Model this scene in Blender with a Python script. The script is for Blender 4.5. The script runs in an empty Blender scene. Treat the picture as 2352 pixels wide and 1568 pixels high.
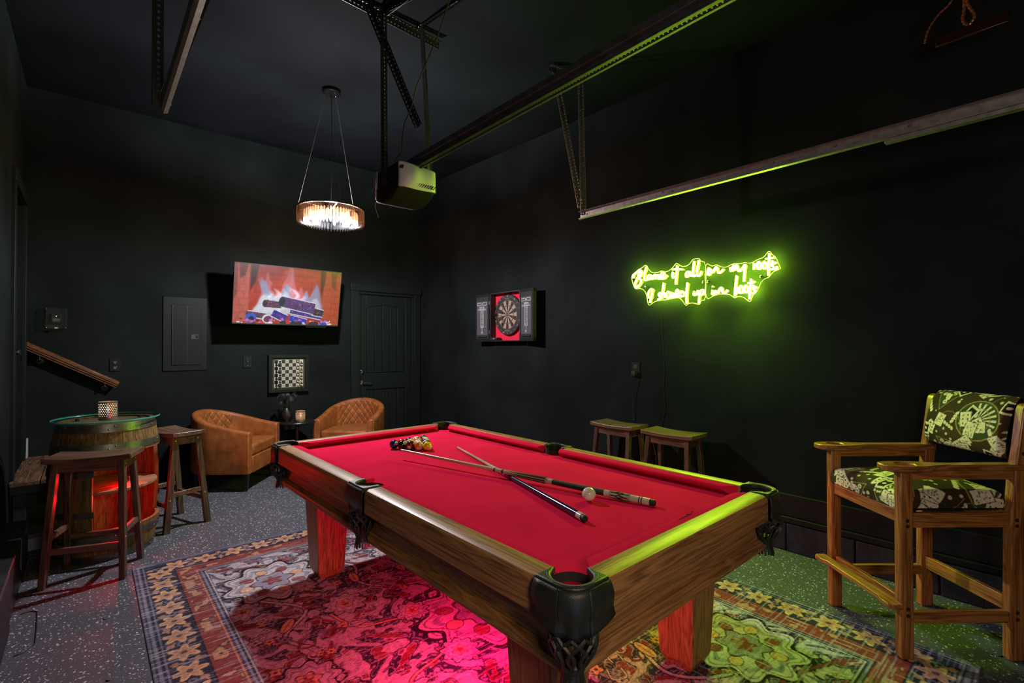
import bpy, bmesh, math, random
import numpy as np
from mathutils import Vector, Matrix

random.seed(7)
rng = np.random.default_rng(7)
SC = bpy.context.scene
COL = SC.collection
pi = math.pi

# ------------------------------------------------------------------ camera
cam_d = bpy.data.cameras.new('camera')
cam_d.sensor_width = 36.0
cam_d.lens = 1119.0 / 2352.0 * 36.0
cam_d.clip_start = 0.02
cam = bpy.data.objects.new('camera', cam_d)
cam.location = (0.0, 0.0, 1.40)
cam.rotation_euler = (math.radians(90.585), math.radians(0.05), math.radians(-40.95))
COL.objects.link(cam)
SC.camera = cam

# ------------------------------------------------------------------ world, lamps, exposure
SC.view_settings.view_transform = 'Standard'
SC.view_settings.look = 'None'
SC.view_settings.gamma = 1.0
SC.view_settings.use_curve_mapping = False
SC.view_settings.exposure = 0.0
W = bpy.data.worlds.new('world')
SC.world = W
W.use_nodes = True
W.node_tree.nodes['Background'].inputs[0].default_value = (0.55, 0.75, 1.0, 1)
W.node_tree.nodes['Background'].inputs[1].default_value = 0.02
SC.cycles.max_bounces = 8
SC.cycles.transparent_max_bounces = 16
SC.cycles.caustics_reflective = False
SC.cycles.caustics_refractive = False
SC.cycles.sample_clamp_indirect = 3.0

CHX, CHY = 1.601, 4.271                      # chandelier axis


def lamp(name, kind, loc, energy, color, radius=0.05, rot=None, **kw):
    d = bpy.data.lights.new(name, kind)
    d.energy = energy
    d.color = color
    if kind == 'AREA':
        d.shape = 'DISK'
        d.size = radius
    else:
        d.shadow_soft_size = radius
    for k, v in kw.items():
        setattr(d, k, v)
    o = bpy.data.objects.new(name, d)
    o.location = loc
    if rot is not None:
        o.rotation_euler = rot
    COL.objects.link(o)
    return o


def aim(o, target):
    v = Vector(target) - o.location
    o.rotation_euler = v.to_track_quat('-Z', 'Y').to_euler()


# bulbs of the chandelier
lamp('chandelier_bulb_light', 'POINT', (CHX, CHY, 2.500), 260.0, (1.0, 0.93, 0.95), 0.05)
# red lamp under the pool table
lamp('red_under_table_lamp', 'POINT', (1.27, 1.76, 0.35), 27.0, (1.0, 0.012, 0.12), 0.03)
# red LED in the barrel
lamp('barrel_red_led', 'POINT', (0.19, 4.26, 0.50), 2.4, (1.0, 0.0, 0.01), 0.02)
lamp('barrel_red_led_lower', 'POINT', (0.17, 4.28, 0.38), 4.0, (1.0, 0.0, 0.01), 0.02)
# blue night lamp low by the garage door
lamp('blue_floor_lamp', 'POINT', (0.10, -0.45, 0.55), 8.0, (0.05, 0.28, 1.0), 0.15)
# spots added before the sign boost its light on floor and opener
for k_, y_ in enumerate((2.42, 1.98, 1.54)):
    sp_ = lamp('added_sign_spot', 'SPOT', (3.535, y_, 1.80), 60.0 if k_ == 0 else 38.0, (0.50, 1.0, 0.008), 0.03, spot_size=math.radians(84 if k_ == 0 else 140), spot_blend=0.9)
    aim(sp_, (1.7, 2.60, 2.32) if k_ == 0 else (2.85, y_ - .35, .0))
# added unseen fill lamp behind the camera, brightens the table sides
lamp('unseen_fill_lamp', 'POINT', (0.22, -0.60, 1.7), 72.0, (1.0, 0.80, 0.62), 0.25)


# ------------------------------------------------------------------ helpers: materials
def S(r, g, b):
    def f(c):
        c /= 255.0
        return c / 12.92 if c <= 0.04045 else ((c + 0.055) / 1.055) ** 2.4
    return (f(r), f(g), f(b))


def new_mat(name):
    m = bpy.data.materials.new(name)
    m.use_nodes = True
    nt = m.node_tree
    b = nt.nodes['Principled BSDF']
    return m, nt, b


def link(nt, a, ai, b, bi):
    nt.links.new(a.outputs[ai], b.inputs[bi])


def plain(name, col, rough=0.5, metal=0.0, spec=0.5, coat=0.0, var=0.0, vscale=8.0, bump=0.0, bscale=60.0, emit=None, estr=0.0):
    m, nt, b = new_mat(name)
    b.inputs['Base Color'].default_value = (*col, 1)
    b.inputs['Roughness'].default_value = rough
    b.inputs['Metallic'].default_value = metal
    b.inputs['Specular IOR Level'].default_value = spec
    b.inputs['Coat Weight'].default_value = coat
    if emit:
        b.inputs['Emission Color'].default_value = (*emit, 1)
        b.inputs['Emission Strength'].default_value = estr
    if var or bump:
        tc = nt.nodes.new('ShaderNodeTexCoord')
    if var:
        n = nt.nodes.new('ShaderNodeTexNoise')
        n.inputs['Scale'].default_value = vscale
        n.inputs['Detail'].default_value = 5
        link(nt, tc, 'Object', n, 'Vector')
        r = nt.nodes.new('ShaderNodeValToRGB')
        r.color_ramp.elements[0].position = 0.3
        r.color_ramp.elements[1].position = 0.72
        r.color_ramp.elements[0].color = (*[max(0, c * (1 - var)) for c in col], 1)
        r.color_ramp.elements[1].color = (*[min(1, c * (1 + var)) for c in col], 1)
        link(nt, n, 'Fac', r, 'Fac')
        link(nt, r, 'Color', b, 'Base Color')
    if bump:
        n2 = nt.nodes.new('ShaderNodeTexNoise')
        n2.inputs['Scale'].default_value = bscale
        n2.inputs['Detail'].default_value = 4
        link(nt, tc, 'Object', n2, 'Vector')
        bp = nt.nodes.new('ShaderNodeBump')
        bp.inputs['Strength'].default_value = bump
        bp.inputs['Distance'].default_value = 0.004
        link(nt, n2, 'Fac', bp, 'Height')
        link(nt, bp, 'Normal', b, 'Normal')
    return m


def wood(name, c1, c2, axis='x', rough=0.38, coat=0.15, scale=1.0, rings=0.5, grain=0.35):
    m, nt, b = new_mat(name)
    tc = nt.nodes.new('ShaderNodeTexCoord')
    mp = nt.nodes.new('ShaderNodeMapping')
    k = {'x': (1.0, 15, 15), 'y': (15, 1.0, 15), 'z': (15, 15, 1.0)}[axis]
    mp.inputs['Scale'].default_value = tuple(v * scale for v in k)
    link(nt, tc, 'Object', mp, 'Vector')
    n = nt.nodes.new('ShaderNodeTexNoise')
    n.inputs['Scale'].default_value = 1.6
    n.inputs['Detail'].default_value = 3
    n.inputs['Distortion'].default_value = 0.8
    link(nt, mp, 'Vector', n, 'Vector')
    mu = nt.nodes.new('ShaderNodeMath')
    mu.operation = 'MULTIPLY'
    mu.inputs[1].default_value = 9.0 * rings + 1.0
    link(nt, n, 'Fac', mu, 0)
    fr = nt.nodes.new('ShaderNodeMath')
    fr.operation = 'PINGPONG'
    fr.inputs[1].default_value = 0.5
    link(nt, mu, 'Value', fr, 0)
    mp2 = nt.nodes.new('ShaderNodeMapping')
    k2 = {'x': (3, 160, 160), 'y': (160, 3, 160), 'z': (160, 160, 3)}[axis]
    mp2.inputs['Scale'].default_value = k2
    link(nt, tc, 'Object', mp2, 'Vector')
    g = nt.nodes.new('ShaderNodeTexNoise')
    g.inputs['Scale'].default_value = 1.0
    g.inputs['Detail'].default_value = 2
    link(nt, mp2, 'Vector', g, 'Vector')
    mx = nt.nodes.new('ShaderNodeMath')
    mx.operation = 'MULTIPLY_ADD'
    mx.inputs[1].default_value = 2.0 * (1 - grain)
    link(nt, fr, 'Value', mx, 0)
    gm = nt.nodes.new('ShaderNodeMath')
    gm.operation = 'MULTIPLY_ADD'
    gm.inputs[1].default_value = grain * 2.4
    gm.inputs[2].default_value = -grain * 0.7
    link(nt, g, 'Fac', gm, 0)
    link(nt, gm, 'Value', mx, 2)
    r = nt.nodes.new('ShaderNodeValToRGB')
    r.color_ramp.elements[0].color = (*c1, 1)
    r.color_ramp.elements[1].color = (*c2, 1)
    r.color_ramp.elements[0].position = 0.1
    r.color_ramp.elements[1].position = 0.85
    link(nt, mx, 'Value', r, 'Fac')
    link(nt, r, 'Color', b, 'Base Color')
    b.inputs['Roughness'].default_value = rough
    b.inputs['Coat Weight'].default_value = coat
    b.inputs['Coat Roughness'].default_value = 0.25
    b.inputs['Specular IOR Level'].default_value = 0.35
    bp = nt.nodes.new('ShaderNodeBump')
    bp.inputs['Strength'].default_value = 0.12
    bp.inputs['Distance'].default_value = 0.002
    link(nt, g, 'Fac', bp, 'Height')
    link(nt, bp, 'Normal', b, 'Normal')
    return m


def emitter(name, col, strength):
    m = bpy.data.materials.new(name)
    m.use_nodes = True
    nt = m.node_tree
    nt.nodes.remove(nt.nodes['Principled BSDF'])
    e = nt.nodes.new('ShaderNodeEmission')
    e.inputs[0].default_value = (*col, 1)
    e.inputs[1].default_value = strength
    link(nt, e, 0, nt.nodes['Material Output'], 0)
    return m


def clear(name, tint, gloss=0.2, rough=0.05, transl=0.0):
    """thin clear sheet: light passes, a share is mirrored, a share may scatter"""
    m = bpy.data.materials.new(name)
    m.use_nodes = True
    nt = m.node_tree
    nt.nodes.remove(nt.nodes['Principled BSDF'])
    t = nt.nodes.new('ShaderNodeBsdfTransparent')
    t.inputs[0].default_value = (*tint, 1)
    g = nt.nodes.new('ShaderNodeBsdfGlossy')
    g.inputs['Roughness'].default_value = rough
    mx = nt.nodes.new('ShaderNodeMixShader')
    mx.inputs[0].default_value = gloss
    link(nt, t, 0, mx, 1)
    link(nt, g, 0, mx, 2)
    last = mx
    if transl:
        d = nt.nodes.new('ShaderNodeBsdfTranslucent')
        d.inputs[0].default_value = (*tint, 1)
        mx2 = nt.nodes.new('ShaderNodeMixShader')
        mx2.inputs[0].default_value = transl
        link(nt, mx, 0, mx2, 1)
        link(nt, d, 0, mx2, 2)
        last = mx2
    link(nt, last, 0, nt.nodes['Material Output'], 0)
    return m


def vcol(name, rough=0.8, emit=0.0, fine=0.0, fscale=400.0, sheen=0.0, bump=0.0):
    m, nt, b = new_mat(name)
    a = nt.nodes.new('ShaderNodeVertexColor')
    a.layer_name = 'Col'
    b.inputs['Roughness'].default_value = rough
    if emit:
        b.inputs['Base Color'].default_value = (0.01, 0.01, 0.01, 1)
        link(nt, a, 'Color', b, 'Emission Color')
        b.inputs['Emission Strength'].default_value = emit
        return m
    tc = nt.nodes.new('ShaderNodeTexCoord')
    n = nt.nodes.new('ShaderNodeTexNoise')
    n.inputs['Scale'].default_value = fscale
    n.inputs['Detail'].default_value = 2
    link(nt, tc, 'Object', n, 'Vector')
    mr = nt.nodes.new('ShaderNodeMapRange')
    mr.inputs['From Min'].default_value = 0.25
    mr.inputs['From Max'].default_value = 0.75
    mr.inputs['To Min'].default_value = 1 - fine
    mr.inputs['To Max'].default_value = 1 + fine
    link(nt, n, 'Fac', mr, 'Value')
    mx = nt.nodes.new('ShaderNodeVectorMath')
    mx.operation = 'SCALE'
    link(nt, a, 'Color', mx, 0)
    link(nt, mr, 'Result', mx, 'Scale')
    link(nt, mx, 'Vector', b, 'Base Color')
    b.inputs['Specular IOR Level'].default_value = 0.2
    b.inputs['Sheen Weight'].default_value = sheen
    if bump:
        bp = nt.nodes.new('ShaderNodeBump')
        bp.inputs['Strength'].default_value = bump
        bp.inputs['Distance'].default_value = 0.003
        link(nt, n, 'Fac', bp, 'Height')
        link(nt, bp, 'Normal', b, 'Normal')
    return m


# ------------------------------------------------------------------ helpers: objects
def tag(o, label=None, cat=None, group=None, kind=None):
    if label: o['label'] = label
    if cat: o['category'] = cat
    if group: o['group'] = group
    if kind: o['kind'] = kind
    return o


def thing(name, label, cat, loc=(0, 0, 0), rz=0.0, group=None, rot=None):
    o = bpy.data.objects.new(name, None)
    o.empty_display_size = 0.1
    COL.objects.link(o)
    o.location = loc
    o.rotation_euler = rot if rot is not None else (0, 0, rz)
    return tag(o, label, cat, group)


def copy_tree(o, parent=None):
    c = o.copy()
    COL.objects.link(c)
    if parent is not None:
        c.parent = parent
    for ch in list(o.children):
        copy_tree(ch, c)
    return c


class MB:
    def __init__(s):
        s.v, s.f, s.mi = [], [], []

    def add(s, vs, fs, mi=0):
        n = len(s.v)
        s.v += [tuple(v) for v in vs]
        s.f += [tuple(i + n for i in f) for f in fs]
        s.mi += [mi] * len(fs)
        return s

    def box(s, c, d, rot=None, mi=0):
        x, y, z = d[0] / 2, d[1] / 2, d[2] / 2
        vs = [Vector(p) for p in ((-x, -y, -z), (x, -y, -z), (x, y, -z), (-x, y, -z), (-x, -y, z), (x, -y, z), (x, y, z), (-x, y, z))]
        if rot is not None:
            vs = [rot @ v for v in vs]
        vs = [v + Vector(c) for v in vs]
        return s.add(vs, ((0, 3, 2, 1), (4, 5, 6, 7), (0, 1, 5, 4), (1, 2, 6, 5), (2, 3, 7, 6), (3, 0, 4, 7)), mi)

    def b2(s, x0, x1, y0, y1, z0, z1, mi=0):
        return s.box(((x0 + x1) / 2, (y0 + y1) / 2, (z0 + z1) / 2), (abs(x1 - x0), abs(y1 - y0), abs(z1 - z0)), None, mi)

    def bar(s, p0, p1, w, h, upv=(0, 0, 1), w1=None, h1=None, mi=0):
        """box from p0 to p1; w across, h along upv; may taper"""
        p0, p1 = Vector(p0), Vector(p1)
        d = (p1 - p0).normalized()
        u = Vector(upv)
        a = d.cross(u)
        if a.length < 1e-5:
            a = d.cross(Vector((1, 0, 0)))
        a.normalize()
        b = a.cross(d).normalized()
        w1 = w if w1 is None else w1
        h1 = h if h1 is None else h1
        vs = []
        for p, ww, hh in ((p0, w, h), (p1, w1, h1)):
            for sx, sy in ((-1, -1), (1, -1), (1, 1), (-1, 1)):
                vs.append(p + a * (sx * ww / 2) + b * (sy * hh / 2))
        return s.add(vs, ((0, 1, 2, 3), (7, 6, 5, 4), (0, 4, 5, 1), (1, 5, 6, 2), (2, 6, 7, 3), (3, 7, 4, 0)), mi)

    def leg(s, p0, p1, w0, d0, w1, d1, ax=(1, 0, 0), ay=(0, 1, 0), mi=0):
        """post with horizontal ends: p0 bottom, p1 top"""
        ax, ay = Vector(ax), Vector(ay)
        vs = []
        for p, w, d in ((Vector(p0), w0, d0), (Vector(p1), w1, d1)):
            for sx, sy in ((-1, -1), (1, -1), (1, 1), (-1, 1)):
                vs.append(p + ax * (sx * w / 2) + ay * (sy * d / 2))
        return s.add(vs, ((3, 2, 1, 0), (4, 5, 6, 7), (0, 1, 5, 4), (1, 2, 6, 5), (2, 3, 7, 6), (3, 0, 4, 7)), mi)

    def tube(s, pts, r, n=8, cap=True, mi=0, closed=False):
        pts = [Vector(p) for p in pts]
        m = len(pts)
        rs = r if isinstance(r, (list, tuple)) else [r] * m
        prev = None
        vs, fs = [], []
        for i, p in enumerate(pts):
            if closed:
                d = pts[(i + 1) % m] - pts[i - 1]
            else:
                d = pts[min(i + 1, m - 1)] - pts[max(i - 1, 0)]
            if d.length < 1e-9: d = Vector((0, 0, 1))
            d.normalize()
            if prev is None:
                a = d.orthogonal().normalized()
            else:
                a = prev - d * prev.dot(d)
                if a.length < 1e-6: a = d.orthogonal()
                a.normalize()
            prev = a
            b = d.cross(a)
            for k in range(n):
                t = 2 * pi * k / n
                vs.append(p + (a * math.cos(t) + b * math.sin(t)) * rs[i])
        for i in range(m if closed else m - 1):
            j = (i + 1) % m
            for k in range(n):
                k2 = (k + 1) % n
                fs.append((i * n + k, i * n + k2, j * n + k2, j * n + k))
        if cap and not closed:
            fs.append(tuple(range(n - 1, -1, -1)))
            fs.append(tuple((m - 1) * n + k for k in range(n)))
        return s.add(vs, fs, mi)

    def lathe(s, prof, n=24, c=(0, 0, 0), mi=0, rot=None, mis=None, cap=3):
        vs, fs = [], []
        m = len(prof)
        for (r, z) in prof:
            for k in range(n):
                t = 2 * pi * k / n
                v = Vector((r * math.cos(t), r * math.sin(t), z))
                if rot is not None: v = rot @ v
                vs.append(v + Vector(c))
        base = len(s.v)
        for i in range(m - 1):
            for k in range(n):
                k2 = (k + 1) % n
                fs.append((i * n + k, i * n + k2, (i + 1) * n + k2, (i + 1) * n + k))
        if cap & 1 and prof[0][0] > 1e-6: fs.append(tuple(range(n - 1, -1, -1)))
        if cap & 2 and prof[-1][0] > 1e-6: fs.append(tuple((m - 1) * n + k for k in range(n)))
        s.add(vs, fs, mi)
        if mis:
            off = len(s.mi) - len(fs)
            for i in range(m - 1):
                for k in range(n):
                    s.mi[off + i * n + k] = mis[i]
        return s

    def prism(s, poly, z0, z1, mi=0, M=None):
        n = len(poly)
        vs = [Vector((p[0], p[1], z0)) for p in poly] + [Vector((p[0], p[1], z1)) for p in poly]
        if M is not None: vs = [M @ v for v in vs]
        fs = [tuple(range(n - 1, -1, -1)), tuple(range(n, 2 * n))]
        fs += [(i, (i + 1) % n, n + (i + 1) % n, n + i) for i in range(n)]
        return s.add(vs, fs, mi)

    def sphere(s, c, r, n=12, m=8, mi=0, sc=(1, 1, 1)):
        prof = [(max(1e-7, r * math.sin(pi * i / m)), -r * math.cos(pi * i / m)) for i in range(m + 1)]
        vs, fs = [], []
        for (rr, z) in prof:
            for k in range(n):
                t = 2 * pi * k / n
                vs.append(Vector((rr * math.cos(t) * sc[0], rr * math.sin(t) * sc[1], z * sc[2])) + Vector(c))
        for i in range(m):
            for k in range(n):
                k2 = (k + 1) % n
                fs.append((i * n + k, i * n + k2, (i + 1) * n + k2, (i + 1) * n + k))
        return s.add(vs, fs, mi)

    def sweep(s, prof, pts, mi=0, cap=True):
        """prof: list of lists of Vectors given per station -> loft of closed loops"""
        n = len(prof[0])
        vs = [p for loop in prof for p in loop]
        fs = []
        for i in range(len(prof) - 1):
            for k in range(n):
                k2 = (k + 1) % n
                fs.append((i * n + k, i * n + k2, (i + 1) * n + k2, (i + 1) * n + k))
        if cap:
            fs.append(tuple(range(n - 1, -1, -1)))
            fs.append(tuple((len(prof) - 1) * n + k for k in range(n)))
        return s.add(vs, fs, mi)

    def build(s, name, mat, parent=None, bevel=0.0, smooth=True, angle=35, seg=2, kind=None, label=None):
        me = bpy.data.meshes.new(name)
        me.from_pydata([tuple(v) for v in s.v], [], s.f)
        mats = mat if isinstance(mat, (list, tuple)) else [mat]
        for m in mats: me.materials.append(m)
        if any(s.mi):
            me.polygons.foreach_set('material_index', s.mi)
        bm = bmesh.new()
        bm.from_mesh(me)
        bmesh.ops.recalc_face_normals(bm, faces=bm.faces)
        bm.to_mesh(me)
        bm.free()
        if smooth:
            me.polygons.foreach_set('use_smooth', [True] * len(me.polygons))
            me.set_sharp_from_angle(angle=math.radians(angle))
        o = bpy.data.objects.new(name, me)
        COL.objects.link(o)
        if parent is not None: o.parent = parent
        if bevel:
            b = o.modifiers.new('bevel', 'BEVEL')
            b.width = bevel
            b.segments = seg
            b.limit_method = 'ANGLE'
            b.angle_limit = math.radians(40)
        if kind: o['kind'] = kind
        if label: o['label'] = label
        return o


def structure(o):
    o['kind'] = 'structure'
    return o


def grid_obj(name, P, mat, parent=None, col=None, smooth=True, kind=None):
    """P: (nv, nu, 3) array of points; col: (nv, nu, 3) linear colours"""
    nv, nu = P.shape[:2]
    me = bpy.data.meshes.new(name)
    me.vertices.add(nu * nv)
    me.vertices.foreach_set('co', P.reshape(-1).astype(np.float32))
    i = np.arange(nv - 1)[:, None] * nu + np.arange(nu - 1)[None, :]
    q = np.stack([i, i + 1, i + nu + 1, i + nu], -1).reshape(-1).astype(np.int32)
    nf = (nv - 1) * (nu - 1)
    me.loops.add(nf * 4)
    me.loops.foreach_set('vertex_index', q)
    me.polygons.add(nf)
    me.polygons.foreach_set('loop_start', np.arange(0, nf * 4, 4, dtype=np.int32))
    me.update(calc_edges=True)
    me.validate()
    if smooth:
        me.polygons.foreach_set('use_smooth', np.ones(nf, dtype=bool))
    if col is not None:
        a = me.color_attributes.new('Col', 'FLOAT_COLOR', 'POINT')
        rgba = np.ones((nv * nu, 4), np.float32)
        rgba[:, :3] = col.reshape(-1, 3)
        a.data.foreach_set('color', rgba.reshape(-1))
    me.materials.append(mat)
    o = bpy.data.objects.new(name, me)
    COL.objects.link(o)
    if parent is not None: o.parent = parent
    if kind: o['kind'] = kind
    return o


def lettering(body, size, mat, parent, loc, rot, align='CENTER', name='lettering', ext=0.0004, sx=1.0):
    c = bpy.data.curves.new(name, 'FONT')
    c.body = body
    c.size = size
    c.align_x = align
    c.align_y = 'CENTER'
    c.extrude = ext
    c.resolution_u = 3
    c.materials.append(mat)
    tmp = bpy.data.objects.new(name, c)
    COL.objects.link(tmp)
    bpy.context.view_layer.update()
    me = bpy.data.meshes.new_from_object(tmp)
    bpy.data.objects.remove(tmp)
    bpy.data.curves.remove(c)
    me.name = name
    o = bpy.data.objects.new(name, me)
    COL.objects.link(o)
    o.location = loc
    o.rotation_euler = rot
    o.scale = (sx, 1, 1)
    if parent is not None: o.parent = parent
    return o


def spline(pts, k=6, closed=False):
    """Catmull-Rom through 2-D or 3-D points"""
    P = [np.array(p, float) for p in pts]
    n = len(P)
    out = []
    rngn = n if closed else n - 1
    for i in range(rngn):
        p0 = P[i - 1] if (i > 0 or closed) else P[0]
        p1, p2 = P[i], P[(i + 1) % n]
        p3 = P[(i + 2) % n] if (i + 2 < n or closed) else P[-1]
        for j in range(k):
            t = j / k
            out.append(0.5 * (2 * p1 + (p2 - p0) * t + (2 * p0 - 5 * p1 + 4 * p2 - p3) * t * t + (3 * p1 - p0 - 3 * p2 + p3) * t ** 3))
    if not closed: out.append(P[-1])
    return out


def lin(c):
    c = np.asarray(c, float) / 255.0
    return np.where(c <= 0.04045, c / 12.92, ((c + 0.055) / 1.055) ** 2.4)


class Paint:
    """small raster painter: x right, y up, in metres; later sampled on a mesh"""
    def __init__(s, w, h, nx, ny, bg):
        s.w, s.h, s.nx, s.ny = w, h, nx, ny
        s.a = np.tile(np.array(bg, float), (ny, nx, 1))
        s.X, s.Y = np.meshgrid((np.arange(nx) + .5) / nx * w, (np.arange(ny) + .5) / ny * h)

    def win(s, x0, x1, y0, y1):
        i0 = max(0, int(x0 / s.w * s.nx) - 1); i1 = min(s.nx, int(x1 / s.w * s.nx) + 2)
        j0 = max(0, int(y0 / s.h * s.ny) - 1); j1 = min(s.ny, int(y1 / s.h * s.ny) + 2)
        return slice(j0, max(j0, j1)), slice(i0, max(i0, i1))

    def put(s, w, mask, c, al=1.0):
        v = s.a[w]
        k = (mask * al)[..., None]
        s.a[w] = v * (1 - k) + np.array(c, float) * k

    def poly(s, pts, c, al=1.0):
        p = np.array(pts, float)
        w = s.win(p[:, 0].min(), p[:, 0].max(), p[:, 1].min(), p[:, 1].max())
        X, Y = s.X[w], s.Y[w]
        ins = np.zeros(X.shape, bool)
        n = len(p)
        for i in range(n):
            x1, y1 = p[i]; x2, y2 = p[(i + 1) % n]
            if y1 == y2: continue
            cond = ((Y >= min(y1, y2)) & (Y < max(y1, y2)))
            xi = x1 + (Y - y1) * (x2 - x1) / (y2 - y1)
            ins ^= cond & (X < xi)
        s.put(w, ins, c, al)

    def disc(s, x, y, r, c, al=1.0, ry=None, rot=0.0, r0=0.0, lobes=0, amp=0.0):
        ry = ry or r
        R = max(r, ry) * (1 + amp)
        w = s.win(x - R, x + R, y - R, y + R)
        dx, dy = s.X[w] - x, s.Y[w] - y
        ca, sa = math.cos(rot), math.sin(rot)
        u, v = (dx * ca + dy * sa) / r, (-dx * sa + dy * ca) / ry
        d = np.hypot(u, v)
        if lobes:
            d = d / (1 + amp * np.cos(lobes * np.arctan2(v, u)))
        s.put(w, (d <= 1) & (d >= r0), c, al)

    def line(s, pts, wd, c, al=1.0):
        for (x1, y1), (x2, y2) in zip(pts[:-1], pts[1:]):
            w = s.win(min(x1, x2) - wd, max(x1, x2) + wd, min(y1, y2) - wd, max(y1, y2) + wd)
            X, Y = s.X[w], s.Y[w]
            L = (x2 - x1) ** 2 + (y2 - y1) ** 2 + 1e-12
            t = np.clip(((X - x1) * (x2 - x1) + (Y - y1) * (y2 - y1)) / L, 0, 1)
            d = np.hypot(X - x1 - t * (x2 - x1), Y - y1 - t * (y2 - y1))
            s.put(w, d <= wd / 2, c, al)

    def sample(s, u, v):
        x = np.clip(u * s.nx - .5, 0, s.nx - 1.001); y = np.clip(v * s.ny - .5, 0, s.ny - 1.001)
        i, j = x.astype(int), y.astype(int)
        fx, fy = (x - i)[..., None], (y - j)[..., None]
        a = s.a
        return (a[j, i] * (1 - fx) + a[j, i + 1] * fx) * (1 - fy) + (a[j + 1, i] * (1 - fx) + a[j + 1, i + 1] * fx) * fy


def vnoise(X, Y, sx, sy, seed, octaves=1):
    """value noise on arrays X, Y with cell sizes sx, sy, range 0..1"""
    out = np.zeros_like(X); amp = 1.0; tot = 0
    r = np.random.default_rng(seed)
    for o in range(octaves):
        T = r.random((64, 64))
        x, y = X / sx * 2 ** o + 100, Y / sy * 2 ** o + 100
        i, j = np.floor(x).astype(int), np.floor(y).astype(int)
        fx, fy = x - i, y - j
        fx, fy = fx * fx * (3 - 2 * fx), fy * fy * (3 - 2 * fy)
        g = lambda a, b: T[b % 64, a % 64]
        out += amp * ((g(i, j) * (1 - fx) + g(i + 1, j) * fx) * (1 - fy) + (g(i, j + 1) * (1 - fx) + g(i + 1, j + 1) * fx) * fy)
        tot += amp; amp *= .5
    return out / tot


def plate(mb, outline, holes, z0, z1, M=None, mi=0):
    """flat plate with holes, extruded between z0 and z1"""
    bm = bmesh.new()
    es = []
    for loop in [outline] + holes:
        vs = [bm.verts.new((p[0], p[1], z0)) for p in loop]
        es += [bm.edges.new((vs[i], vs[(i + 1) % len(vs)])) for i in range(len(vs))]
    bmesh.ops.triangle_fill(bm, edges=es, use_beauty=True)
    r = bmesh.ops.extrude_face_region(bm, geom=list(bm.faces))
    for v in r['geom']:
        if isinstance(v, bmesh.types.BMVert): v.co.z = z1
    bm.verts.index_update()
    vs = [v.co.copy() for v in bm.verts]
    if M is not None: vs = [M @ v for v in vs]
    mb.add(vs, [tuple(v.index for v in f.verts) for f in bm.faces], mi)
    bm.free()
    return mb


def circle(cx, cy, r, n=20, a0=0.0):
    return [(cx + r * math.cos(a0 + 2 * pi * i / n), cy + r * math.sin(a0 + 2 * pi * i / n)) for i in range(n)]

# ------------------------------------------------------------------ room dimensions
XL, XRW, YB, YF = -0.43, 3.63, 6.05, -0.9


def ceil_z(y): return 3.71 - 0.0268 * (6.05 - y)


M = {}
M['wall'] = plain('black_wall_paint', (0.0092, 0.0118, 0.0124), rough=0.75, spec=0.04, var=0.35, vscale=1.6, bump=0.12, bscale=180)
M['ceil'] = plain('black_ceiling_paint', (0.0060, 0.0074, 0.0092), rough=0.8, spec=0.03, var=0.35, vscale=1.1, bump=0.15, bscale=140)
M['trim'] = plain('black_satin_trim', (0.0095, 0.0125, 0.0130), rough=0.5, spec=0.12, bump=0.04, bscale=90)
M['block'] = plain('painted_concrete_block', (0.016, 0.018, 0.024), rough=0.6, spec=0.3, var=0.4, vscale=22, bump=0.9, bscale=160)
M['black'] = plain('black_plastic', (0.012, 0.012, 0.013), rough=0.45)
M['blackmetal'] = plain('black_painted_steel', (0.015, 0.016, 0.017), rough=0.42, metal=0.0, spec=0.5, bump=0.05, bscale=70)
M['galv'] = plain('galvanised_steel', (0.30, 0.29, 0.28), rough=0.42, metal=0.75, var=0.25, vscale=30)
M['darkgalv'] = plain('dull_dark_steel', (0.07, 0.075, 0.08), rough=0.45, metal=0.6, var=0.3, vscale=20)
M['chrome'] = plain('chrome', (0.75, 0.75, 0.76), rough=0.12, metal=1.0)
M['brass'] = plain('brass_nail', (0.75, 0.52, 0.2), rough=0.28, metal=1.0)
M['oakrail'] = wood('golden_oak_handrail', S(60, 32, 14), S(112, 64, 30), 'x', rough=0.35, coat=0.3)
M['tread'] = wood('worn_stair_plank', S(58, 40, 28), S(112, 82, 60), 'y', rough=0.6, coat=0.0)
M['white'] = plain('white_print', (0.62, 0.62, 0.62), rough=0.6)
M['grey'] = plain('grey_concrete', (0.30, 0.30, 0.33), rough=0.85, var=0.3, vscale=14, bump=0.3)

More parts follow.
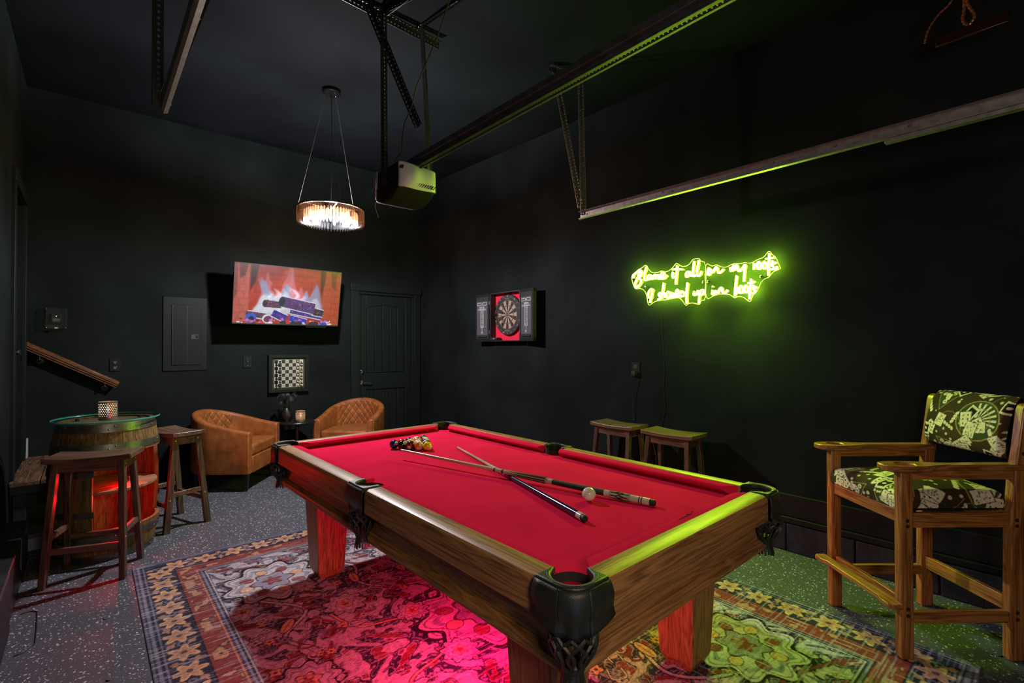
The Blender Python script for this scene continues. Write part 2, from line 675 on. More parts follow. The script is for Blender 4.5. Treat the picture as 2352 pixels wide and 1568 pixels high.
# ------------------------------------------------------------------ floor of interlocking rubber tiles
def floor_mat():
    m, nt, b = new_mat('flecked_rubber')
    ge = nt.nodes.new('ShaderNodeNewGeometry')
    nz = nt.nodes.new('ShaderNodeTexNoise')
    nz.inputs['Scale'].default_value = 60
    link(nt, ge, 'Position', nz, 'Vector')
    ad = nt.nodes.new('ShaderNodeVectorMath'); ad.operation = 'MULTIPLY_ADD'
    ad.inputs[1].default_value = (0.02, 0.02, 0.0)
    link(nt, nz, 'Color', ad, 0)
    link(nt, ge, 'Position', ad, 2)
    prev = None
    base = nt.nodes.new('ShaderNodeRGB'); base.outputs[0].default_value = (0.068, 0.073, 0.090, 1)
    col = base
    ci = 0
    for sc, thr, dens, c in ((62, 0.24, 0.50, (0.55, 0.56, 0.60, 1)), (120, 0.22, 0.45, (0.34, 0.35, 0.39, 1)), (40, 0.13, 0.5, (0.62, 0.62, 0.66, 1))):
        v = nt.nodes.new('ShaderNodeTexVoronoi'); v.inputs['Scale'].default_value = sc
        link(nt, ad, 'Vector', v, 'Vector')
        lt = nt.nodes.new('ShaderNodeMath'); lt.operation = 'LESS_THAN'; lt.inputs[1].default_value = thr
        link(nt, v, 'Distance', lt, 0)
        sp = nt.nodes.new('ShaderNodeSeparateColor'); link(nt, v, 'Color', sp, 'Color')
        l2 = nt.nodes.new('ShaderNodeMath'); l2.operation = 'LESS_THAN'; l2.inputs[1].default_value = dens
        link(nt, sp, 'Red', l2, 0)
        mu = nt.nodes.new('ShaderNodeMath'); mu.operation = 'MULTIPLY'
        link(nt, lt, 0, mu, 0); link(nt, l2, 0, mu, 1)
        mx = nt.nodes.new('ShaderNodeMix'); mx.data_type = 'RGBA'
        link(nt, mu, 0, mx, 0)
        nt.links.new(col.outputs[ci], mx.inputs[6])
        mx.inputs[7].default_value = c
        col, ci = mx, 2
    nt.links.new(col.outputs[2], b.inputs['Base Color'])
    b.inputs['Roughness'].default_value = 0.55
    b.inputs['Specular IOR Level'].default_value = 0.3
    n2 = nt.nodes.new('ShaderNodeTexNoise'); n2.inputs['Scale'].default_value = 350
    link(nt, ge, 'Position', n2, 'Vector')
    bp = nt.nodes.new('ShaderNodeBump'); bp.inputs['Strength'].default_value = 0.25; bp.inputs['Distance'].default_value = 0.002
    link(nt, n2, 'Fac', bp, 'Height'); link(nt, bp, 'Normal', b, 'Normal')
    return m


M['floor'] = floor_mat()
floor = structure(MB().b2(XL - .1, XRW + .1, YF - .1, YB + .1, -0.10, -0.001).build('floor', M['floor'], smooth=False))
T, TD, NT = 0.61, 0.018, 8


def tile_outline(g):
    pts = []
    seg = T / NT
    def side(f):
        for i in range(NT):
            d = TD if i % 2 else 0.0
            pts.append(f(i * seg, d)); pts.append(f((i + 1) * seg, d))
    side(lambda t, d: (t, d))
    side(lambda t, d: (T + d, t))
    pr = []
    for i in range(NT):
        d = TD if i % 2 else 0.0
        pr.append((i * seg, T + d)); pr.append(((i + 1) * seg, T + d))
    pts += pr[::-1]
    pl = []
    for i in range(NT):
        d = TD if i % 2 else 0.0
        pl.append((d, i * seg)); pl.append((d, (i + 1) * seg))
    pts += pl[::-1]
    q = []
    for p in pts:
        if not q or (abs(p[0] - q[-1][0]) + abs(p[1] - q[-1][1])) > 1e-9: q.append(p)
    if abs(q[0][0] - q[-1][0]) + abs(q[0][1] - q[-1][1]) < 1e-9: q.pop()
    q = [p for p in q if not (abs(p[0]) < 1e-9 and abs(p[1] - T) < 1e-9)]
    n = len(q); out = []
    for i in range(n):
        a, b, c = Vector(q[i - 1]), Vector(q[i]), Vector(q[(i + 1) % n])
        e1, e2 = (b - a), (c - b)
        n1 = Vector((-e1.y, e1.x)).normalized(); n2 = Vector((-e2.y, e2.x)).normalized()
        o = n1 + n2 if n1.dot(n2) < .5 else n1
        out.append((b.x + o.x * g, b.y + o.y * g))
    return out


mb = MB().prism(tile_outline(0.00015), -0.0009, 0.0)
tile0 = mb.build('tile', M['floor'], floor, smooth=False)
first = True
for ix in range(7):
    for iy in range(12):
        o = tile0 if first else tile0.copy()
        if not first: COL.objects.link(o)
        first = False
        o.location = (XL - 0.12 + ix * T, YF - 0.10 + iy * T, 0)

# ------------------------------------------------------------------ walls and ceiling
DX0, DX1, DZ = 2.631, 3.428, 2.10        # opening of the back door
mb = MB()
mb.b2(XL - .1, DX0, YB, YB + .12, -.05, 3.9).b2(DX1, XRW + .1, YB, YB + .12, -.05, 3.9).b2(DX0, DX1, YB, YB + .12, DZ, 3.9)
mb.b2(DX0, DX1, YB + .09, YB + .12, -.05, DZ)
structure(mb.build('wall_back', M['wall'], smooth=False))
LY0, LY1, LZ0, LZ1 = 5.12, 5.86, 0.43, 2.60   # opening of the stair door in the left wall
mb = MB()
mb.b2(XL - .12, XL, YF, LY0, -.05, 3.9).b2(XL - .12, XL, LY1, YB + .1, -.05, 3.9)
mb.b2(XL - .12, XL, LY0, LY1, LZ1, 3.9).b2(XL - .12, XL, LY0, LY1, -.05, LZ0).b2(XL - .12, XL - .09, LY0, LY1, LZ0, LZ1)
wl = structure(mb.build('wall_left', M['wall'], smooth=False))
wr = structure(MB().b2(XRW, XRW + .12, YF, YB + .1, -.05, 3.9).build('wall_right', M['wall'], smooth=False))
structure(MB().b2(XL - .1, XRW + .1, YF - .12, YF, -.05, 3.9).build('wall_front', M['wall'], smooth=False))
mb = MB()
y0, y1 = YF - .1, YB + .1
vs = [(XL - .1, y0, ceil_z(y0)), (XRW + .1, y0, ceil_z(y0)), (XRW + .1, y1, ceil_z(y1)), (XL - .1, y1, ceil_z(y1))]
mb.add(vs + [(a, b, c + .12) for a, b, c in vs], ((0, 1, 2, 3), (7, 6, 5, 4), (0, 4, 5, 1), (1, 5, 6, 2), (2, 6, 7, 3), (3, 7, 4, 0)))
structure(mb.build('ceiling', M['ceil'], smooth=False))

# concrete block courses at the foot of both side walls, one object per block
def blocks(parent, xa, xb, ys, ztop, face):
    bm_ = MB().b2(xa, xb, 0.003, 0.399, 0.0, ztop - .002)
    b0 = bm_.build('block', M['block'], parent, bevel=0.008, seg=2)
    for i, y in enumerate(ys):
        o = b0 if i == 0 else b0.copy()
        if i: COL.objects.link(o)
        o.location = (0, y, 0)


blocks(wr, XRW - .018, XRW + .02, [1.301 - .4 * 5 + .4 * k for k in range(16)], 0.195, 1)
blocks(wl, XL - .02, -0.285, [3.42 - .4 * k for k in range(1, 11)], 0.30, -1)
structure(MB().b2(XRW - .028, XRW + .02, YF + .02, YB, 0.197, 0.236).build('trim_1', M['trim'], bevel=.006))
structure(MB().b2(XRW - .014, XRW + .02, YF + .02, YB - .01, 0.238, 0.388).build('baseboard_right', M['trim'], bevel=.005))
structure(MB().b2(0.72, DX0 - .12, YB - .014, YB + .02, 0.0, 0.14).build('baseboard_back', M['trim'], bevel=.005))

# back door
d1 = structure(MB().b2(DX0 + .02, DX1 - .02, YB + .050, YB + .082, 0.012, DZ - .015).build('door_1', M['trim'], smooth=False))
X0, X1 = DX0 + .02, DX1 - .02
mb = MB()
yf0, yf1 = YB + .030, YB + .051
mb.b2(X0, X0 + .095, yf0, yf1, .012, DZ - .015).b2(X1 - .095, X1, yf0, yf1, .012, DZ - .015)
mb.b2(X0 + .09, X1 - .09, yf0, yf1, .012, .24).b2(X0 + .09, X1 - .09, yf0, yf1, .835, 1.045)
xc = (X0 + X1) / 2
arc = [(X0 + .09 + (X1 - X0 - .18) * i / 16, 1.90 + .055 * (1 - ((i - 8) / 8) ** 2)) for i in range(17)]
poly = [(X1 - .09, DZ - .015), (X0 + .09, DZ - .015)] + arc
R90 = Matrix(((1, 0, 0), (0, 0, 1), (0, 1, 0)))
mb.prism(poly, yf0, yf1, M=R90)
mb.build('door_frame', M['trim'], d1, bevel=.006, seg=2)
pw = (X1 - X0 - .21) / 5
for (z0, z1) in ((1.055, 1.96), (.25, .825)):
    for k in range(5):
        MB().b2(X0 + .105 + k * pw + .004, X0 + .105 + (k + 1) * pw - .004, YB + .040, YB + .052, z0, z1).build('door_plank', M['trim'], d1, bevel=.005)
mb = MB()
hx = X0 + .035
mb.lathe([(.027, 0), (.027, .008), (.012, .012), (.011, .045)], 16, (hx, YB + .030, .93), rot=Matrix.Rotation(pi / 2, 3, 'X'))
mb.tube([(hx, YB - .012, .93), (hx + .03, YB - .018, .932), (hx + .07, YB - .018, .928), (hx + .115, YB - .014, .922)], [.010, .010, .008, .007], 8)
mb.build('door_handle', M['chrome'], d1, label='dark chrome lever handle')
mb = MB()
mb.lathe([(.028, 0), (.028, .012), (.020, .018), (0.0, .018)], 16, (hx, YB + .030, 1.075), rot=Matrix.Rotation(pi / 2, 3, 'X'))
mb.box((hx, YB + .004, 1.075), (.012, .022, .034))
mb.build('deadbolt', M['chrome'], d1)
mb = MB()
mb.b2(DX0 - .005, DX0 + .022, YB - .005, YB + .09, 0, DZ).b2(DX1 - .022, DX1 + .005, YB - .005, YB + .09, 0, DZ).b2(DX0, DX1, YB - .005, YB + .09, DZ - .016, DZ + .01)
structure(mb.build('trim_2', M['trim'], bevel=.003))
mb = MB()
mb.b2(DX0 - .108, DX0 - .003, YB - .02, YB + .01, 0, DZ + .02).b2(DX1 + .003, DX1 + .095, YB - .02, YB + .01, 0, DZ + .02)
mb.b2(DX0 - .122, DX1 + .108, YB - .028, YB + .01, DZ + .02, DZ + .112)
structure(mb.build('trim_3', M['trim'], bevel=.004))

# stair door in the left wall
d2 = structure(MB().b2(XL - .075, XL - .045, LY0 + .015, LY1 - .015, LZ0 + .01, LZ1 - .01).build('door_2', M['trim'], smooth=False))
mb = MB()
for (a, b) in ((LY0 + .015, LY0 + .11), (LY1 - .11, LY1 - .015)):
    mb.b2(XL - .046, XL - .03, a, b, LZ0 + .01, LZ1 - .01)
for (a, b) in ((LZ0 + .01, .66), (1.30, 1.45), (LZ1 - .14, LZ1 - .01)):
    mb.b2(XL - .046, XL - .03, LY0 + .1, LY1 - .1, a, b)
mb.build('door_frame', M['trim'], d2, bevel=.004)
MB().lathe([(.024, 0), (.024, .01), (.011, .014), (.011, .04), (.026, .05), (.026, .066), (.012, .074)], 14, (XL - .03, LY0 + .07, 1.36), rot=Matrix.Rotation(pi / 2, 3, 'Y')).build('door_handle', M['chrome'], d2)
mb = MB()
mb.b2(XL - .01, XL + .022, LY0 - .10, LY0, .12, LZ1 + .01).b2(XL - .01, XL + .022, LY1, LY1 + .10, LZ0, LZ1 + .01).b2(XL - .01, XL + .026, LY0 - .11, LY1 + .11, LZ1 + .01, LZ1 + .11)
structure(mb.build('trim_4', M['trim'], bevel=.004))
Mx = Matrix(((0, 0, 1), (1, 0, 0), (0, 1, 0)))
structure(MB().prism([(5.93, .435), (6.03, .435), (6.03, .60), (5.985, .60)], XL, XL + .03, M=Mx).build('trim_5', M['grey'], bevel=.003))

# wooden landing under the stair door
t = thing('stair_landing', 'low landing of worn brown planks under the stair door in the corner', 'steps', (XL, 4.95, 0))
t0 = None
for k in range(4):
    mb = MB().b2(.004 + k * .162, .004 + k * .162 + .158, 0, 1.09, .398, .430)
    mb.build('plank', M['tread'], t, bevel=.004)
MB().b2(0.004, .65, .03, .055, .335, .398).build('front_apron', M['blackmetal'], t, bevel=.003)
for x in (.02, .60):
    for y in (.06, 1.03):
        MB().b2(x, x + .07, y, y + .06, 0.0, .398).build('post', M['blackmetal'], t, bevel=.004)
mb = MB().b2(0, .14, 0, .12, 0, .085)  # pale box stands in for a light beam falling here
o = mb.build('light_patch_block', M['grey'], bevel=.008)
o.location = (-0.345, 4.69, 0)
tag(o, 'small pale grey block in place of a light patch before the plank landing', 'block')
o = MB().b2(XL + .002, -0.295, 3.43, 4.5, 0, .27).build('low_side_box', M['blackmetal'], bevel=.006)
tag(o, 'long low black box along the left wall before the plank landing', 'box')

# handrail on the back wall
t = thing('handrail', 'golden oak handrail sloping down the black back wall', 'handrail', (0, 0, 0))
pr = [(-.012, -.032), (.010, -.032), (.012, -.020), (.020, -.012), (.020, -.004), (.026, .004), (.026, .022), (.014, .034), (-.016, .034), (-.026, .024), (-.026, .004), (-.020, -.004), (-.020, -.014), (-.012, -.022)]
p0, p1 = Vector((XL + .005, 5.975, 1.415)), Vector((.207, 5.975, 1.037))
dv = (p1 - p0).normalized(); nv = Vector((-dv.z, 0, dv.x)); nv = nv if nv.z > 0 else -nv
loops = [[p + Vector((0, 1, 0)) * a + nv * b for a, b in pr] for p in (p0, p1)]
MB().sweep(loops, None).build('rail', M['oakrail'], t, bevel=.0015, angle=25)
for s_ in (.15, .85):
    p = p0 + (p1 - p0) * s_
    mb = MB().tube([p + Vector((0, 0, -.03)), p + Vector((0, .0, -.07)), p + Vector((0, .04, -.085)), p + Vector((0, .076, -.085))], .006, 8)
    mb.lathe([(.028, 0), (.028, .006), (.01, .01)], 14, tuple(p + Vector((0, .076, -.085))), rot=Matrix.Rotation(pi / 2, 3, 'X'))
    mb.build('bracket', M['blackmetal'], t)

# ------------------------------------------------------------------ wall fittings
t = thing('electrical_panel', 'black painted breaker panel set flat in the back wall', 'panel', (0, YB, 0))
MB().b2(.560, .949, -.012, .01, 1.15, 1.915).build('cover', M['trim'], t, bevel=.006)
mb = MB().b2(.634, .893, -.020, -.010, 1.21, 1.835)
mb.build('panel_door', M['trim'], t, bevel=.003)
MB().b2(.766, .769, -.0215, -.019, 1.215, 1.83).b2(.640, .644, -.0215, -.019, 1.215, 1.83).build('door_seam', M['black'], t)
mb = MB().b2(.800, .868, -.023, -.018, 1.478, 1.530)
l_ = mb.build('latch', M['blackmetal'], t, bevel=.003)
MB().b2(.842, .862, -.027, -.021, 1.488, 1.520).build('latch_slide', M['chrome'], l_, bevel=.002)

t = thing('power_outlet', 'black double socket below the end of the oak handrail', 'outlet', (.188, YB, 1.225))
MB().b2(-.042, .042, -.008, .004, -.062, .062).build('cover_plate', M['trim'], t, bevel=.003)
for dz in (-.026, .026):
    f = MB().b2(-.017, .017, -.011, -.006, dz - .016, dz + .016).build('socket_face', M['black'], t, bevel=.004)
    MB().b2(-.008, -.005, -.0125, -.0105, dz - .002, dz + .008).b2(.005, .008, -.0125, -.0105, dz - .002, dz + .008).b2(-.003, .003, -.0125, -.0105, dz - .011, dz - .006).build('slots', M['grey'], f)

t = thing('light_switch', 'black toggle switch left of the wall chessboard', 'switch', (1.336, YB, 1.23))
MB().b2(-.044, .044, -.009, .004, -.066, .066).build('cover_plate', M['trim'], t, bevel=.003)
mb = MB().b2(-.008, .008, -.012, -.007, -.016, .016).bar((0, -.008, 0), (0, -.024, .008), .010, .010)
mb.build('toggle', M['blackmetal'], t, bevel=.001)
for dz in (.040, -.040): MB().sphere((0, -.010, dz), .0035, 8, 6).build('screw', M['grey'], t)

t = thing('thermostat_box', 'thermostat behind a clear locked cover beside the stair door', 'thermostat', (-.226, YB, 1.657))
MB().b2(-.072, .072, -.008, .004, -.092, .092).build('back_plate', M['trim'], t, bevel=.003)
th = MB().b2(-.036, .036, -.034, -.006, -.045, .045).build('thermostat', M['trim'], t, bevel=.006)
MB().b2(-.024, .024, -.0355, -.033, -.026, .0).build('display', plain('thermostat_display', (.03, .035, .03), rough=.2), th)
MB().sphere((0, -.036, .020), .0028, 8, 6).build('indicator', emitter('amber_led', (1.0, .65, .05), 6.0), th)
CLEAR = clear('clear_acrylic', (.96, .99, .97), gloss=.04, rough=.05)
mb = MB()
mb.b2(-.074, .074, -.062, -.059, -.095, .095)
mb.b2(-.074, -.071, -.062, -.004, -.095, .095).b2(.071, .074, -.062, -.004, -.095, .095).b2(-.074, .074, -.062, -.004, .092, .095).b2(-.074, .074, -.062, -.004, -.095, -.092)
mb.build('clear_cover', CLEAR, t)
for sx in (-1, 1):
    for sz in (-1, 1): MB().sphere((sx * .064, -.064, sz * .084), .004, 8, 6).build('screw', M['chrome'], t)
MB().box((0, -.063, -.086), (.02, .012, .012)).build('lock', M['chrome'], t)

# ------------------------------------------------------------------ television tilted forward on its wall arm
TVW, TVH = 1.110, 0.640
t = thing('television', 'flat television tilted forward showing a log fire', 'television', (1.664, 5.70, 1.637), 0, rot=(math.atan2(.12, .628), 0, 0))
MB().b2(-TVW / 2, TVW / 2, 0, .030, 0, TVH).build('housing', M['black'], t, bevel=.004)
MB().b2(-.30, .30, .028, .07, .06, .40).build('rear_case', M['black'], t, bevel=.012)
mb = MB().b2(-TVW / 2, TVW / 2, -.006, .004, 0, .014)
mb.b2(-TVW / 2, TVW / 2, -.006, .004, TVH - .007, TVH).b2(-TVW / 2, -TVW / 2 + .006, -.006, .004, 0, TVH).b2(TVW / 2 - .006, TVW / 2, -.006, .004, 0, TVH)
mb.build('bezel', M['black'], t, bevel=.001)
MB().b2(.19, .42, .010, .035, -.022, .001).build('stand_bar', M['black'], t, bevel=.004)
mb = MB().bar((0, .06, .26), (-.12, .27, .30), .05, .05).bar((-.12, .27, .30), (0, .375, .36), .05, .05).b2(-.22, .22, .370, .384, .24, .52)
mb.build('wall_arm', M['blackmetal'], t, bevel=.004)

# ------------------------------------------------------------------ the picture on the television: log fire before bricks
def tv_paint():
    w, h = 1.098, 0.619
    P = Paint(w, h, 440, 248, lin((190, 70, 45)))
    X, Y = P.X / w, P.Y / h
    n1 = vnoise(X, Y, .22, .22, 1, 3); n2 = vnoise(X, Y, .05, .05, 2, 2)
    br = lin((205, 82, 48)) * (1 - n1[..., None]) * 1.2 + lin((150, 40, 40)) * n1[..., None] * 1.1
    P.a = br * (0.8 + .4 * n2[..., None])
    # brick joints: back wall and the two cheeks in perspective
    jc = lin((95, 30, 28))
    for k in range(9):
        y = .06 + k * .068
        P.line([(.18, y), (.86, y)], .004, jc, .7)
        for j in range(7):
            x = .20 + (j + .5 * (k % 2)) * .105
            P.line([(x, y), (x, y + .068)], .004, jc, .6)
    P.poly([(0, 0), (.14, .02), (.14, h), (0, h)], lin((222, 130, 108)), .75)
    P.poly([(.90, .0), (w, 0), (w, h), (.90, h)], lin((215, 105, 62)), .7)
    for k in range(8):
        P.line([(0, .03 + k * .075), (.14, .05 + k * .070)], .004, lin((140, 50, 45)), .7)
        P.line([(w, .02 + k * .078), (.90, .06 + k * .068)], .004, lin((110, 40, 25)), .8)
        xx = .05 + .04 * (k % 2)
        P.line([(xx, .035 + k * .074), (xx, .105 + k * .074)], .004, lin((140, 50, 45)), .6)
        xx = 1.0 + .05 * (k % 2)
        P.line([(xx, .03 + k * .074), (xx, .10 + k * .074)], .004, lin((110, 40, 25)), .7)
    # soot
    P.poly([(.145, h), (.23, h), (.20, .44), (.16, .36), (.145, .30)], lin((28, 8, 40)), .9)
    P.poly([(.04, h), (.13, h), (.10, .50), (.05, .46)], lin((40, 12, 18)), .8)
    P.poly([(0, .62), (.03, h), (.03, .30), (0, .25)], lin((70, 15, 40)), .6)
    P.poly([(.86, h), (.93, h), (.92, .48), (.885, .30), (.87, .44)], lin((40, 22, 12)), .75)
    P.poly([(.98, h), (1.05, h), (1.04, .40), (1.0, .44)], lin((60, 30, 14)), .6)
    P.poly([(.90, h), (w, h), (w, .585), (.92, .60)], lin((110, 120, 10)), .7)
    P.poly([(.25, h), (.50, h), (.45, .52), (.35, .50), (.30, .56)], lin((150, 30, 60)), .5)
    # flames
    def flame(pts, c, al):
        P.poly([(p[0], p[1]) for p in spline(pts, 5, True)], c, al)
    fw, fb = lin((205, 215, 222)), lin((150, 180, 205))
    flame([(.24, .22), (.26, .34), (.225, .46), (.26, .49), (.29, .46), (.31, .56), (.33, .47), (.36, .44), (.35, .36), (.40, .30), (.45, .34), (.47, .44), (.50, .50), (.52, .60), (.56, .61), (.57, .48), (.56, .38), (.55, .26), (.45, .20)], lin((225, 150, 150)), .55)
    flame([(.22, .16), (.27, .30), (.235, .43), (.27, .46), (.31, .43), (.33, .36), (.38, .30), (.44, .30), (.47, .38), (.52, .44), (.55, .36), (.55, .26), (.46, .20), (.30, .15)], fb, .85)
    flame([(.17, .10), (.25, .22), (.28, .30), (.33, .30), (.42, .27), (.52, .32), (.54, .28), (.50, .18), (.42, .13), (.28, .11)], fw, .95)
    flame([(.54, .40), (.55, .58), (.57, .60), (.59, .44), (.63, .36), (.66, .42), (.70, .30), (.74, .34), (.70, .24), (.56, .27)], lin((225, 150, 165)), .5)
    flame([(.68, .28), (.72, .38), (.75, .30), (.80, .40), (.83, .46), (.86, .38), (.885, .26), (.90, .18), (.80, .14), (.74, .20)], fb, .8)
    flame([(.78, .26), (.83, .30), (.87, .24), (.88, .17), (.82, .12), (.76, .16)], fw, .95)
    n3 = vnoise(X, Y, .03, .10, 5, 2)[..., None]
    P.a *= (.86 + .28 * n3)
    # glow and vignette of the picture itself
    gl = np.exp(-(((X - .48) / .30) ** 2 + ((Y - .42) / .34) ** 2))[..., None]
    P.a = P.a * (.62 + .55 * gl)
    P.a = P.a * np.array([1.0, .80, .92])
    wisp = (vnoise(X + .15 * np.sin(Y * 9), Y, .035, .20, 9, 3) * np.exp(-((X - .47) / .26) ** 2) * np.exp(-((Y - .42) / .28) ** 2))[..., None]
    P.a += np.clip(wisp - .32, 0, 1) * np.array([1.0, 1.15, 1.35]) * 1.9
    flame([(.16, .08), (.22, .20), (.27, .30), (.34, .28), (.44, .29), (.52, .35), (.55, .28), (.62, .20), (.60, .12), (.30, .09)], fw, .75)
    def blur(a, n):
        for ax_ in (0, 1):
            for _ in range(2):
                c = np.cumsum(np.concatenate([np.repeat(np.take(a, [0], ax_), n, ax_), a, np.repeat(np.take(a, [-1], ax_), n, ax_)], ax_), ax_)
                m_ = a.shape[ax_]
                a = (np.take(c, range(2 * n - 1, 2 * n - 1 + m_), ax_) - np.concatenate([np.zeros_like(np.take(c, [0], ax_)), np.take(c, range(0, m_ - 1), ax_)], ax_)) / (2 * n)
        return a
    P.a = .35 * P.a + .65 * blur(P.a, 4)
    P.a *= (.90 + .22 * vnoise(X, Y, .012, .05, 71, 2)[..., None])
    # logs
    def log(x0, y0, x1, y1, r0, r1, c, seed, end=None, bark=(20, 18, 60)):
        d = np.array([x1 - x0, y1 - y0]); L = np.hypot(*d); d /= L; nrm = np.array([-d[1], d[0]])
        a, b = np.array([x0, y0]), np.array([x1, y1])
        P.poly([a + nrm * (r0 + .009), b + nrm * (r1 + .009), b - nrm * (r1 + .009), a - nrm * (r0 + .009)], fw, .95)
        P.poly([a + nrm * r0, b + nrm * r1, b - nrm * r1, a - nrm * r0], c)
        rr = np.random.default_rng(seed)
        for _ in range(int(L * 200)):
            s_, t_ = rr.random(), rr.uniform(-.9, .9)
            p = a + d * L * s_ + nrm * t_ * (r0 + (r1 - r0) * s_)
            q = p + nrm * rr.uniform(.006, .02) + d * rr.uniform(-.006, .01)
            cc = [bark, (70, 60, 200), (150, 70, 130), (20, 12, 40), (190, 110, 160)][rr.integers(5)]
            P.line([p, q], rr.uniform(.003, .006), lin(cc), .9)
        if end:
            P.disc(x0, y0, r0 * .62, lin(end), 1, r0, math.atan2(d[1], d[0]))
            P.disc(x0 + .004, y0, r0 * .40, lin((18, 12, 40)), .7, r0 * .7, math.atan2(d[1], d[0]))
    log(.30, .215, .47, .205, .040, .034, lin((95, 55, 75)), 1, (80, 60, 66))
    log(.13, .100, .33, .075, .028, .030, lin((90, 60, 80)), 2, (130, 80, 80))
    log(.56, .150, .90, .090, .030, .028, lin((70, 50, 130)), 3)
    log(.38, .120, .52, .055, .036, .040, lin((45, 40, 140)), 4)
    log(.80, .150, .92, .130, .040, .036, lin((60, 40, 50)), 6, (90, 60, 70))
    log(.47, .245, .82, .180, .055, .060, lin((85, 55, 110)), 5, (20, 60, 70))
    log(.56, .065, .74, .030, .032, .026, lin((25, 60, 190)), 8)
    P.disc(.17, .055, .052, lin((40, 90, 190))); P.disc(.175, .045, .028, lin((15, 18, 60)))
    P.disc(.33, .050, .050, fw); P.disc(.335, .048, .042, lin((110, 50, 90)), 1, .034, .5)
    for k in range(60):
        x = .04 + rng.random() * 1.0
        P.disc(x, rng.random() * .05, .006 + rng.random() * .018, lin([(230, 110, 80), (200, 50, 60), (245, 220, 215), (60, 30, 40), (180, 120, 210)][rng.integers(5)]), .8, .005 + rng.random() * .012)
    for x in (.49, .60, .66, .80, .84):
        P.disc(x, .012, .035, lin((42, 46, 55)), 1, .022)
    P.disc(.93, .012, .04, lin((30, 80, 190)), 1, .018)
    return P


P = tv_paint()
nu, nv = 440, 248
U, Vv = np.meshgrid(np.linspace(0, 1, nu), np.linspace(0, 1, nv))
pts = np.stack([(U - .5) * 1.098, np.full_like(U, -.002), .014 + Vv * .619], -1)
M['tv'] = vcol('television_picture', rough=.3, emit=0.95)
tvt = bpy.data.objects['television']
grid_obj('screen', pts, M['tv'], tvt, P.sample(U, Vv), smooth=False)

# ------------------------------------------------------------------ rug
RX0, RX1, RY0, RY1 = 0.21, 2.94, 0.27, 3.89
RW, RH = RX1 - RX0, RY1 - RY0


